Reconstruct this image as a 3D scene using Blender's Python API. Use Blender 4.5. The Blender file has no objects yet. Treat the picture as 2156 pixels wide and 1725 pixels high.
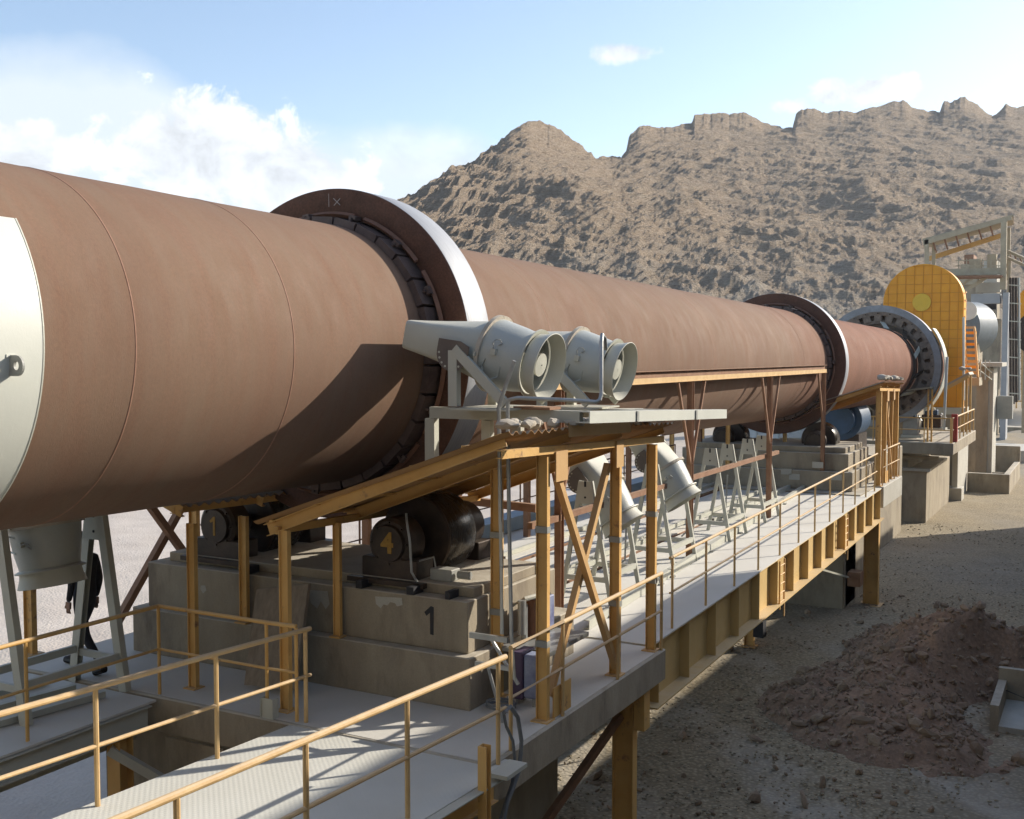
import bpy, bmesh, math, random
import numpy as np
from mathutils import Vector, Matrix
random.seed(7)
rad = math.radians
SC = bpy.context.scene
COL = SC.collection
# ------------------------------------------------------------------ camera
F, CX, CY = 2307., 1078., 862.5
PITCH, YAW, CZ = rad(3.0), rad(28.5), 7.4
cam_d = bpy.data.cameras.new('camera'); cam = bpy.data.objects.new('camera', cam_d); COL.objects.link(cam)
cam.location = (0, 0, CZ); cam.rotation_euler = (rad(90) - PITCH, 0, YAW)
cam_d.sensor_width = 36; cam_d.lens = F / 2156 * 36; cam_d.clip_start = 0.1; cam_d.clip_end = 6000
SC.camera = cam
# ------------------------------------------------------------------ world, sun, exposure
SUN_AZ, SUN_EL = rad(36.5), rad(26.0)
W = bpy.data.worlds.new('World'); SC.world = W; W.use_nodes = True
SC.view_settings.view_transform = 'Standard'; SC.view_settings.look = 'None'
SC.view_settings.gamma = 1; SC.view_settings.use_curve_mapping = False
SC.view_settings.exposure = 0.72
SC.view_settings.use_white_balance = True; SC.view_settings.white_balance_temperature = 6850
def build_world():
    nt = W.node_tree; N = nt.nodes; L = nt.links; N.clear()
    out = N.new('ShaderNodeOutputWorld'); bg = N.new('ShaderNodeBackground'); bg.inputs['Strength'].default_value = 0.148
    sky = N.new('ShaderNodeTexSky'); sky.sky_type = 'NISHITA'; sky.sun_disc = False
    sky.sun_elevation = SUN_EL; sky.sun_rotation = SUN_AZ; sky.air_density = 1.0; sky.dust_density = 1.7; sky.ozone_density = 1.2
    sky.altitude = 900
    tc = N.new('ShaderNodeTexCoord'); sep = N.new('ShaderNodeSeparateXYZ'); L.new(tc.outputs['Generated'], sep.inputs[0])
    def M(op, a, b=None, c=None, clamp=False):
        n = N.new('ShaderNodeMath'); n.operation = op; n.use_clamp = clamp
        for i, v in enumerate((a, b, c)):
            if v is None: continue
            if isinstance(v, (int, float)): n.inputs[i].default_value = v
            else: L.new(v, n.inputs[i])
        return n.outputs[0]
    az = M('ARCTAN2', sep.outputs['X'], sep.outputs['Y']); el = M('ARCSINE', sep.outputs['Z'])
    cmb = N.new('ShaderNodeCombineXYZ'); L.new(az, cmb.inputs[0]); L.new(el, cmb.inputs[1])
    def noise(sc, det, rough, off=0., sy=1., dist=0.):
        mp = N.new('ShaderNodeMapping'); mp.inputs['Location'].default_value = (off, off, 0); mp.inputs['Scale'].default_value = (1, sy, 1)
        L.new(cmb.outputs[0], mp.inputs[0])
        n = N.new('ShaderNodeTexNoise'); n.inputs['Scale'].default_value = sc; n.inputs['Detail'].default_value = det
        n.inputs['Roughness'].default_value = rough; n.inputs['Distortion'].default_value = dist
        L.new(mp.outputs[0], n.inputs['Vector']); return n.outputs['Fac']
    def ae(x, y):
        a = -YAW + math.atan((x - CX) / F); d = math.cos(a + YAW)
        return a, math.atan((742 - y) / F * d)
    n1 = noise(9, 8, .62); n2 = noise(24, 7, .62, 3.1, 1.3); n5 = noise(19, 10, .6, 9.3, 1.15, .25); n4 = noise(20, 6, .6, 5.2, 1.3, .4); n3 = noise(5, 4, .5, 7.7, 2.2)
    # anvil sheet: top edge as a function of azimuth
    pts = [(-2600, 700), (-1500, 420), (-700, 230), (-250, 130), (0, 96), (250, 98), (370, 165), (470, 215), (620, 246), (800, 262), (980, 300), (1090, 420), (1200, 700)]
    aes = [ae(*p) for p in pts]; a0, a1 = aes[0][0], aes[-1][0]
    fc = N.new('ShaderNodeFloatCurve'); cv = fc.mapping.curves[0]
    emax = 0.5
    P_ = [((a - a0) / (a1 - a0), max(0, e) / emax) for a, e in aes]
    cv.points[0].location = P_[0]; cv.points[1].location = P_[-1]
    for p in P_[1:-1]: cv.points.new(*p)
    for p in cv.points: p.handle_type = 'AUTO'
    fc.mapping.update()
    t = M('DIVIDE', M('SUBTRACT', az, a0), a1 - a0, clamp=True); L.new(t, fc.inputs['Value'])
    top = M('MULTIPLY', fc.outputs['Value'], emax)
    dd = M('SUBTRACT', top, el)
    dd = M('ADD', dd, M('MULTIPLY', M('SUBTRACT', n1, .5), .05))
    dd = M('ADD', dd, M('MULTIPLY', M('SUBTRACT', n3, .5), .05))
    anvil = M('MULTIPLY', dd, 26., clamp=True)
    def blob(x, y, wx, wy, soft, nz, amp, k=1.0):
        a, e = ae(x, y); 
        u = M('DIVIDE', M('SUBTRACT', az, a), wx / F); v = M('DIVIDE', M('SUBTRACT', el, e), wy / F)
        r = M('SQRT', M('ADD', M('MULTIPLY', u, u), M('MULTIPLY', v, v)))
        q = M('SUBTRACT', 1., r); q = M('ADD', q, M('MULTIPLY', M('SUBTRACT', nz, .5), amp))
        return M('MULTIPLY', M('MULTIPLY', q, soft, clamp=True), k)
    blobs = [blob(430, 320, 190, 120, 4.2, n5, 3., .95), blob(600, 370, 190, 95, 4., n5, 3., .9), blob(60, 330, 110, 75, 4., n5, 3., .9), blob(215, 330, 40, 40, 2., n2, 1.3, .5),
             blob(1308, 126, 74, 25, 2.4, n2, 2.0, .9), blob(1735, 205, 42, 26, 2.4, n2, 2.4, .9), blob(1850, 195, 80, 34, 2.4, n2, 2.4, .95), blob(1660, 235, 45, 22, 2.4, n2, 2.4, .8), blob(900, 330, 200, 60, 1.6, n1, 1.6, .35)]
    cum = blobs[0]
    for b in blobs[1:]: cum = M('MAXIMUM', cum, b)
    shade = M('ADD', .9, M('MULTIPLY', M('SUBTRACT', n5, .5), 1.5))
    col1 = N.new('ShaderNodeMix'); col1.data_type = 'RGBA'; L.new(M('MULTIPLY', anvil, M('ADD', .8, M('MULTIPLY', n3, .25)), clamp=True), col1.inputs[0])
    L.new(sky.outputs[0], col1.inputs[6]); col1.inputs[7].default_value = (3.55, 4.1, 4.75, 1)
    cc = N.new('ShaderNodeCombineXYZ')
    L.new(M('MULTIPLY', shade, 4.6), cc.inputs[0]); L.new(M('MULTIPLY', shade, 5.0), cc.inputs[1]); L.new(M('MULTIPLY', shade, 5.55), cc.inputs[2])
    col2 = N.new('ShaderNodeMix'); col2.data_type = 'RGBA'; L.new(cum, col2.inputs[0]); L.new(col1.outputs[2], col2.inputs[6]); L.new(cc.outputs[0], col2.inputs[7])
    L.new(col2.outputs[2], bg.inputs['Color']); L.new(bg.outputs[0], out.inputs[0])
build_world()
sd = bpy.data.lights.new('sun', 'SUN'); sd.energy = 4.1; sd.angle = rad(0.55); sd.color = (1, .945, .86)
sun = bpy.data.objects.new('sun', sd); COL.objects.link(sun); sun.location = (30, 40, 60)
S_DIR = Vector((math.sin(SUN_AZ) * math.cos(SUN_EL), math.cos(SUN_AZ) * math.cos(SUN_EL), math.sin(SUN_EL)))
sun.rotation_euler = S_DIR.to_track_quat('Z', 'Y').to_euler()
# ------------------------------------------------------------------ helpers
_h = Vector((-math.sin(YAW), math.cos(YAW), 0)); _r = Vector((math.cos(YAW), math.sin(YAW), 0)); _u = Vector((0, 0, 1))
_f = _h * math.cos(PITCH) - _u * math.sin(PITCH); _v = _u * math.cos(PITCH) + _h * math.sin(PITCH)
def P(x, y, X=None, Y=None, Z=None):
    """survey of the site: the point on the plane X=, Y= or Z= along the sight line of a pixel"""
    d = (x - CX) * _r - (y - CY) * _v + F * _f
    t = X / d.x if X is not None else Y / d.y if Y is not None else (Z - CZ) / d.z
    return Vector((0, 0, CZ)) + t * d
V = Vector
def ortho(d, up=V((0, 0, 1))):
    d = d.normalized()
    if abs(d.dot(up)) > .98: up = V((0, 1, 0))
    s = d.cross(up).normalized(); return d, s, s.cross(d).normalized()
class MB:
    def __init__(s): s.v = []; s.f = []
    def add(s, vs, fs):
        n = len(s.v); s.v += [V(a) for a in vs]; s.f += [tuple(i + n for i in f) for f in fs]; return s
    def box(s, x0, x1, y0, y1, z0, z1):
        return s.add([(x0, y0, z0), (x1, y0, z0), (x1, y1, z0), (x0, y1, z0), (x0, y0, z1), (x1, y0, z1), (x1, y1, z1), (x0, y1, z1)],
                     [(0, 3, 2, 1), (4, 5, 6, 7), (0, 1, 5, 4), (1, 2, 6, 5), (2, 3, 7, 6), (3, 0, 4, 7)])
    def bar(s, p0, p1, w, h, up=V((0, 0, 1)), off=(0, 0)):
        p0, p1 = V(p0), V(p1); d, a, b = ortho(p1 - p0, V(up)); o = a * off[0] + b * off[1]
        q = [p + o + a * i * w / 2 + b * j * h / 2 for p in (p0, p1) for i, j in ((-1, -1), (1, -1), (1, 1), (-1, 1))]
        return s.add(q, [(0, 3, 2, 1), (4, 5, 6, 7), (0, 1, 5, 4), (1, 2, 6, 5), (2, 3, 7, 6), (3, 0, 4, 7)])
    def ibeam(s, p0, p1, w, h, t=.012, up=V((0, 0, 1))):
        s.bar(p0, p1, w, t, up, (0, h / 2 - t / 2)); s.bar(p0, p1, w, t, up, (0, -h / 2 + t / 2)); return s.bar(p0, p1, t, h - 2 * t, up)
    def channel(s, p0, p1, w, h, t=.012, up=V((0, 0, 1)), side=1):
        s.bar(p0, p1, w, t, up, (0, h / 2 - t / 2)); s.bar(p0, p1, w, t, up, (0, -h / 2 + t / 2)); return s.bar(p0, p1, t, h - 2 * t, up, (side * (w / 2 - t / 2), 0))
    def tube(s, p0, p1, r, n=10, r1=None, cap=True):
        p0, p1 = V(p0), V(p1); r1 = r if r1 is None else r1; d, a, b = ortho(p1 - p0)
        vs = [p + (a * math.cos(2 * math.pi * k / n) + b * math.sin(2 * math.pi * k / n)) * rr for p, rr in ((p0, r), (p1, r1)) for k in range(n)]
        fs = [(k, (k + 1) % n, n + (k + 1) % n, n + k) for k in range(n)]
        if cap: fs += [tuple(reversed(range(n))), tuple(range(n, 2 * n))]
        return s.add(vs, fs)
    def path(s, pts, r, n=8):
        pts = [V(p) for p in pts]; vs = []; m = len(pts); prev = None
        for i, p in enumerate(pts):
            d = (pts[min(i + 1, m - 1)] - pts[max(i - 1, 0)]).normalized()
            if prev is None: _, a, b = ortho(d)
            else:
                a = (prev - d * prev.dot(d)).normalized(); b = a.cross(d) * -1; b = d.cross(a)
            prev = a
            vs += [p + (a * math.cos(2 * math.pi * k / n) + b * math.sin(2 * math.pi * k / n)) * r for k in range(n)]
        fs = [(i * n + k, i * n + (k + 1) % n, (i + 1) * n + (k + 1) % n, (i + 1) * n + k) for i in range(m - 1) for k in range(n)]
        fs += [tuple(reversed(range(n))), tuple(range((m - 1) * n, m * n))]
        return s.add(vs, fs)
    def lathe(s, prof, o, ax, n=48, a0=0., a1=2 * math.pi, closed=False):
        o = V(o); d = V(ax).normalized(); e1 = V((1, 0, 0)); e1 = (e1 - d * e1.dot(d))
        if e1.length < .1: e1 = V((0, 1, 0)) - d * d.y
        e1.normalize(); e2 = e1.cross(d)   # e2 = up for d=+Y, e1=+X
        full = abs(a1 - a0 - 2 * math.pi) < 1e-6; m = n if full else n + 1; k = len(prof)
        vs = [o + d * t + (e1 * math.cos(a0 + (a1 - a0) * i / n) + e2 * math.sin(a0 + (a1 - a0) * i / n)) * r for i in range(m) for t, r in prof]
        fs = []
        kk = k if closed else k - 1
        for i in range(n):
            j = (i + 1) % m
            for q in range(kk): fs.append((i * k + q, i * k + (q + 1) % k, j * k + (q + 1) % k, j * k + q))
        if not full and closed: fs += [tuple(range(k)), tuple(reversed([(m - 1) * k + q for q in range(k)]))]
        return s.add(vs, fs)
    def prism(s, pts, n):     # planar polygon pts extruded by vector n
        pts = [V(p) for p in pts]; n = V(n); k = len(pts)
        return s.add(pts + [p + n for p in pts], [tuple(reversed(range(k))), tuple(range(k, 2 * k))] + [(i, (i + 1) % k, k + (i + 1) % k, k + i) for i in range(k)])
    def mesh(s, name, mat, smooth=False, bevel=0, off=V((0, 0, 0))):
        me = bpy.data.meshes.new(name); me.from_pydata([tuple(v - off) for v in s.v], [], s.f)
        bm = bmesh.new(); bm.from_mesh(me)
        bmesh.ops.recalc_face_normals(bm, faces=bm.faces)
        if bevel: bmesh.ops.bevel(bm, geom=[e for e in bm.edges if len(e.link_faces) == 2 and e.calc_face_angle(0) > .6], offset=bevel, segments=1, affect='EDGES')
        bm.to_mesh(me); bm.free()
        if smooth:
            me.polygons.foreach_set('use_smooth', [True] * len(me.polygons)); me.set_sharp_from_angle(angle=rad(35))
        me.materials.append(mat); return me
    def build(s, name, mat, parent=None, smooth=False, bevel=0):
        if parent: off = root_loc(parent)
        else:
            xs = [v.x for v in s.v]; ys = [v.y for v in s.v]; zs = [v.z for v in s.v]
            off = V(((min(xs) + max(xs)) / 2, (min(ys) + max(ys)) / 2, min(zs)))
        o = bpy.data.objects.new(name, s.mesh(name, mat, smooth, bevel, off)); COL.objects.link(o)
        if parent: o.parent = parent
        else: o.location = off
        return o
def root_loc(o):
    l = V(o.location)
    while o.parent: o = o.parent; l += V(o.location)
    return l
def tag(o, label=None, cat=None, group=None, kind=None):
    for k, v in (('label', label), ('category', cat), ('group', group), ('kind', kind)):
        if v: o[k] = v
    return o
def thing(name, label, cat, loc=(0, 0, 0), group=None):
    o = bpy.data.objects.new(name, None); o.empty_display_size = .3; o.location = loc; COL.objects.link(o)
    return tag(o, label, cat, group)
def put(me, name, loc, parent=None, rot=None):
    o = bpy.data.objects.new(name, me); COL.objects.link(o)
    if parent: o.parent = parent; o.location = V(loc) - root_loc(parent)
    else: o.location = loc
    if rot: o.rotation_euler = rot
    return o
def copy_tree(o, parent=None):
    c = o.copy(); COL.objects.link(c); c.parent = parent
    for ch in list(o.children): copy_tree(ch, c)
    return c
def text_mesh(txt, size, mat, name, depth=.003):
    cu = bpy.data.curves.new(name, 'FONT'); cu.body = txt; cu.size = size; cu.extrude = depth; cu.align_x = 'CENTER'; cu.align_y = 'CENTER'; cu.offset = size * .035
    o = bpy.data.objects.new(name, cu); COL.objects.link(o); bpy.context.view_layer.update()
    me = bpy.data.meshes.new_from_object(o.evaluated_get(bpy.context.evaluated_depsgraph_get()))
    bpy.data.objects.remove(o); bpy.data.curves.remove(cu); me.materials.clear(); me.materials.append(mat); me.name = name; return me
# ------------------------------------------------------------------ materials
def mat(name, c1, c2=None, scale=3., rough=.7, metal=0., bump=.15, bscale=40., dust=0., dustc=(.48, .44, .38), spots=None, spot_scale=2., spot_lo=.6, stretch=(1, 1, 1), fine=.0, fine_scale=60, spec=.4, spot_w=.1):
    m = bpy.data.materials.new(name); m.use_nodes = True; nt = m.node_tree; N = nt.nodes; L = nt.links
    b = N['Principled BSDF']; b.inputs['Roughness'].default_value = rough; b.inputs['Metallic'].default_value = metal; b.inputs['Specular IOR Level'].default_value = spec
    c2 = c2 or tuple(x * .72 for x in c1)
    tc = N.new('ShaderNodeTexCoord'); mp = N.new('ShaderNodeMapping'); mp.inputs['Scale'].default_value = stretch; L.new(tc.outputs['Object'], mp.inputs[0])
    def nz(sc, det=5, ro=.6, vec=None):
        n = N.new('ShaderNodeTexNoise'); n.inputs['Scale'].default_value = sc; n.inputs['Detail'].default_value = det; n.inputs['Roughness'].default_value = ro
        L.new(vec or mp.outputs[0], n.inputs['Vector']); return n.outputs['Fac']
    def mix(f, a, c):
        n = N.new('ShaderNodeMix'); n.data_type = 'RGBA'
        if isinstance(f, float): n.inputs[0].default_value = f
        else: L.new(f, n.inputs[0])
        for i, v in ((6, a), (7, c)):
            if isinstance(v, tuple): n.inputs[i].default_value = (*v[:3], 1)
            else: L.new(v, n.inputs[i])
        return n.outputs[2]
    def mr(v, a, c, lo=0., hi=1.):
        n = N.new('ShaderNodeMapRange'); L.new(v, n.inputs[0]); n.inputs[1].default_value = a; n.inputs[2].default_value = c; n.inputs[3].default_value = lo; n.inputs[4].default_value = hi; return n.outputs[0]
    col = mix(mr(nz(scale), .32, .68), tuple(c1), tuple(c2))
    if fine: 
        f = mr(nz(fine_scale, 3, .7, tc.outputs['Object']), .3, .7, 1 - fine, 1 + fine)
        n = N.new('ShaderNodeMix'); n.data_type = 'RGBA'; n.blend_type = 'MULTIPLY'; n.inputs[0].default_value = 1; L.new(col, n.inputs[6])
        cb = N.new('ShaderNodeCombineXYZ'); [L.new(f, cb.inputs[i]) for i in range(3)]; L.new(cb.outputs[0], n.inputs[7]); col = n.outputs[2]
    if spots: col = mix(mr(nz(spot_scale, 6, .7), spot_lo, spot_lo + spot_w), col, tuple(spots))
    if dust:
        g = N.new('ShaderNodeNewGeometry'); sp = N.new('ShaderNodeSeparateXYZ'); L.new(g.outputs['Normal'], sp.inputs[0])
        a = mr(sp.outputs['Z'], .15, .8, .18, 1.); n = N.new('ShaderNodeMath'); n.operation = 'MULTIPLY'; L.new(a, n.inputs[0])
        L.new(mr(nz(scale * 1.7 + 1, 6, .65, tc.outputs['Object']), .25, .6, dust * .45, dust), n.inputs[1]); col = mix(n.outputs[0], col, tuple(dustc))
    L.new(col, b.inputs['Base Color'])
    if bump:
        bp = N.new('ShaderNodeBump'); bp.inputs['Strength'].default_value = bump; bp.inputs['Distance'].default_value = .02
        L.new(nz(bscale, 4, .65), bp.inputs['Height']); L.new(bp.outputs[0], b.inputs['Normal'])
    r_ = mr(nz(scale * 2 + 2), .3, .7, max(.05, rough - .08), min(1, rough + .1)); L.new(r_, b.inputs['Roughness'])
    return m
ORANGE = mat('orange_paint', (.68, .41, .13), (.60, .33, .085), 2.5, .6, dust=.6, dustc=(.55, .44, .30), spots=(.26, .13, .06), spot_lo=.6, spot_scale=4.5)
ROOFM = mat('dusty_orange_roof_sheet', (.42, .22, .07), (.33, .17, .06), 2.5, .8, dust=.95, dustc=(.36, .31, .24), bump=.3, bscale=25)
PALEOR = mat('pale_orange_paint', (.58, .36, .15), (.52, .30, .11), 2.5, .6, dust=.5, dustc=(.55, .46, .34), spots=(.28, .16, .08), spot_lo=.68, spot_scale=5)  # less saturated orange for braces, gusset plates and trim
RAILM = mat('dusty_rail_paint', (.62, .42, .19), (.52, .32, .12), 5, .6, dust=.55, dustc=(.56, .47, .36), spots=(.34, .20, .11), spot_lo=.64, spot_scale=6)
CREAM = mat('cream_grey_paint', (.50, .50, .42), (.44, .44, .38), 2, .5, dust=.4, dustc=(.58, .55, .47), spots=(.30, .24, .16), spot_lo=.71, spot_scale=6)
CREAM2 = mat('blue_grey_paint', (.34, .38, .38), (.42, .43, .39), 1.7, .4, dust=.3, dustc=(.56, .54, .46), spots=(.42, .36, .26), spot_lo=.7, spot_scale=4)
WHITEP = mat('white_paint', (.60, .61, .54), (.55, .56, .50), 1.2, .45, dust=.1, spots=(.45, .33, .22), spot_lo=.8, spot_scale=3, bump=.05)
BROWN = mat('rusty_brown_steel', (.20, .095, .05), (.28, .15, .085), 4, .8, dust=.4, dustc=(.46, .34, .24), bump=.2)
CONC = mat('weathered_concrete', (.34, .285, .20), (.22, .18, .125), 1.6, .92, dust=.85, dustc=(.52, .48, .40), spots=(.15, .115, .08), spot_lo=.5, spot_scale=1.8, bump=.4, bscale=14, fine=.12, spot_w=.2, stretch=(1, 1, .35))
CONCL = mat('pale_concrete', (.44, .42, .36), (.36, .335, .28), 1.5, .92, dust=.7, dustc=(.58, .56, .50), spots=(.26, .23, .18), spot_lo=.62, bump=.35, bscale=14, fine=.1, spot_w=.2)
DECK = mat('dust_covered_deck', (.68, .66, .60), (.58, .55, .48), .9, .9, dust=.6, dustc=(.62, .60, .55), spots=(.40, .33, .25), spot_lo=.68, spot_scale=1.1, bump=.15, bscale=20, fine=.06, spot_w=.2)
DARKSTEEL = mat('greasy_black_steel', (.022, .017, .014), (.06, .04, .03), 4, .45, .3, dust=.25, dustc=(.20, .16, .12), bump=.2)
ROLLSURF = mat('worn_roller_steel', (.06, .055, .05), (.10, .09, .08), 3, .24, .85, bump=.03, stretch=(1, 8, 1))
TYREFACE = mat('tyre_side_rust', (.095, .045, .028), (.14, .065, .04), 3, .68, .1, bump=.15, bscale=60, fine=.25, fine_scale=40)
TYRERIM = mat('polished_tyre_steel', (.33, .345, .365), (.27, .28, .30), 3, .58, .25, bump=.02, stretch=(1, 14, 1))
BAND = mat('greasy_shaded_band_under_tyre', (.09, .062, .055), (.15, .105, .088), 5, .5, .25, spots=(.26, .21, .18), spot_lo=.66, spot_scale=7, bump=.3)  # dark from grease and from the tyre's shadow put into the colour
RUSTR = mat('rust_red_bar', (.22, .11, .07), (.16, .08, .05), 6, .75)
GALV = mat('galvanised_pipe', (.42, .43, .42), (.34, .35, .34), 6, .4, .5, bump=.05)
GEARG = mat('gear_grey', (.30, .31, .32), (.22, .22, .22), 3, .5, .3)
GEARB = mat('gear_web_brown', (.26, .20, .15), (.15, .11, .08), 5, .7, spots=(.42, .24, .09), spot_lo=.6, spot_scale=3)
YELLOW = mat('yellow_paint', (.80, .50, .05), (.72, .44, .04), 2, .5)
HOODOR = mat('vivid_orange_casing', (.85, .37, .022), (.76, .31, .018), 1.5, .5, fine=.05)
BLUE = mat('dark_blue_paint', (.035, .085, .16), (.025, .06, .11), 3, .45)
BLUEG = mat('blue_grey_sheet', (.22, .29, .34), (.18, .24, .29), 2, .5)
BLUEW = mat('pale_blue_sheet', (.36, .42, .55), (.12, .13, .26), 3, .5)
REDP = mat('red_paint', (.38, .05, .035), rough=.5)
WOOD = mat('old_board', (.30, .25, .19), (.21, .17, .125), 3, .9, stretch=(6, 6, .6), bump=.3)
MORTAR = mat('mortar_lumps', (.50, .45, .37), (.38, .33, .26), 5, .95, bump=.6, bscale=20)
PAINTK = mat('black_marking', (.03, .03, .035), rough=.7, bump=0)
PAINTY = mat('yellow_marking', (.42, .25, .045), (.30, .17, .04), 20, .7, bump=0)
CHALK = mat('chalk_mark', (.55, .50, .45), rough=.9, bump=0)
BLUEINK = mat('blue_marking', (.12, .17, .30), rough=.7, bump=0)
GREYM = mat('grey_machine', (.26, .27, .25), (.34, .34, .31), 3, .5, dust=.3)
RUBBER = mat('grey_hose', (.20, .21, .21), (.15, .16, .17), 6, .5)
CLOTH = mat('dark_clothing', (.018, .018, .022), (.03, .028, .03), 6, .9)
SKIN = mat('skin', (.30, .17, .11), (.26, .14, .09), 8, .6, bump=.05)
SHOE = mat('black_shoe', (.012, .011, .010), rough=.5)
TOWERST = mat('dusty_tower_steel', (.42, .36, .25), (.34, .28, .19), 2, .7, dust=.4)
TOWERG = mat('grey_blue_column_paint', (.36, .37, .38), (.31, .32, .33), 2, .7)
DOMEG = mat('grey_blue_duct_paint', (.16, .19, .21), (.13, .155, .17), 2, .5)
def shell_mat():
    m = mat('rusted_kiln_shell', (.212, .092, .054), (.172, .074, .044), .55, .84, .0, bump=.12, bscale=55, fine=.30, fine_scale=34, stretch=(.7, 1.6, .7), spec=.22)
    nt = m.node_tree; N = nt.nodes; L = nt.links; b = N['Principled BSDF']
    src = b.inputs['Base Color'].links[0].from_socket
    tc = N.new('ShaderNodeTexCoord'); sp = N.new('ShaderNodeSeparateXYZ'); L.new(tc.outputs['Object'], sp.inputs[0])
    # greyer, dustier near courses with hoop streaks; more red further on (per shell course)
    cr = N.new('ShaderNodeValToRGB'); mr = N.new('ShaderNodeMapRange'); mr.inputs[1].default_value = 3; mr.inputs[2].default_value = 40; L.new(sp.outputs['Y'], mr.inputs[0]); L.new(mr.outputs[0], cr.inputs[0])
    e = cr.color_ramp.elements; e[0].color = (.75, .75, .75, 1); e[1].color = (.0, .0, .0, 1); e[1].position = .5
    for p, v in ((.085, .75), (.11, .55), (.15, .48), (.165, .28), (.21, .42), (.235, .15)):
        q = e.new(p); q.color = (v, v, v, 1)
    mp = N.new('ShaderNodeMapping'); mp.inputs['Scale'].default_value = (.4, 3., .4); L.new(tc.outputs['Object'], mp.inputs[0])
    n = N.new('ShaderNodeTexNoise'); n.inputs['Scale'].default_value = 1.6; n.inputs['Detail'].default_value = 6; n.inputs['Roughness'].default_value = .7; L.new(mp.outputs[0], n.inputs['Vector'])
    mm = N.new('ShaderNodeMath'); mm.operation = 'MULTIPLY'; mr2 = N.new('ShaderNodeMapRange'); mr2.inputs[1].default_value = .3; mr2.inputs[2].default_value = .7; mr2.inputs[3].default_value = .72; mr2.inputs[4].default_value = 1.15
    L.new(n.outputs['Fac'], mr2.inputs[0]); L.new(mr2.outputs[0], mm.inputs[0]); L.new(cr.outputs[0], mm.inputs[1])
    mx = N.new('ShaderNodeMix'); mx.data_type = 'RGBA'; L.new(mm.outputs[0], mx.inputs[0]); L.new(src, mx.inputs[6]); mx.inputs[7].default_value = (.200, .142, .098, 1)
    # large soft stains
    n3 = N.new('ShaderNodeTexNoise'); n3.inputs['Scale'].default_value = .9; n3.inputs['Detail'].default_value = 5; n3.inputs['Roughness'].default_value = .6; L.new(tc.outputs['Object'], n3.inputs['Vector'])
    mr3 = N.new('ShaderNodeMapRange'); mr3.inputs[1].default_value = .38; mr3.inputs[2].default_value = .72; mr3.inputs[3].default_value = 0; mr3.inputs[4].default_value = .28; L.new(n3.outputs['Fac'], mr3.inputs[0])
    mx3 = N.new('ShaderNodeMix'); mx3.data_type = 'RGBA'; L.new(mr3.outputs[0], mx3.inputs[0]); L.new(mx.outputs[2], mx3.inputs[6]); mx3.inputs[7].default_value = (.145, .072, .048, 1)
    L.new(mx3.outputs[2], b.inputs['Base Color'])
    return m
SHELL = shell_mat()
SEAM = mat('weld_seam_rust', (.30, .165, .11), (.24, .125, .08), 6, .8)
def checker_mat():
    m = mat('tread_plate_with_dust', (.60, .60, .55), (.54, .535, .48), 1.3, .85, dust=.3, dustc=(.62, .61, .56), spots=(.46, .41, .33), spot_lo=.7, spot_scale=1.6, bump=0, spot_w=.2)
    nt = m.node_tree; N = nt.nodes; L = nt.links; b = N['Principled BSDF']; tc = N.new('ShaderNodeTexCoord')
    mp = N.new('ShaderNodeMapping'); mp.inputs['Scale'].default_value = (22, 22, 22); mp.inputs['Rotation'].default_value = (0, 0, rad(45)); L.new(tc.outputs['Object'], mp.inputs[0])
    v = N.new('ShaderNodeTexVoronoi'); v.inputs['Scale'].default_value = 1; v.inputs['Randomness'].default_value = 0; v.voronoi_dimensions = '2D'; L.new(mp.outputs[0], v.inputs['Vector'])
    r = N.new('ShaderNodeMapRange'); r.inputs[1].default_value = .18; r.inputs[2].default_value = .42; r.inputs[3].default_value = 1; r.inputs[4].default_value = 0; L.new(v.outputs['Distance'], r.inputs[0])
    bp = N.new('ShaderNodeBump'); bp.inputs['Strength'].default_value = .35; bp.inputs['Distance'].default_value = .004; L.new(r.outputs[0], bp.inputs['Height']); L.new(bp.outputs[0], b.inputs['Normal'])
    return m
TREAD = checker_mat()
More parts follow.
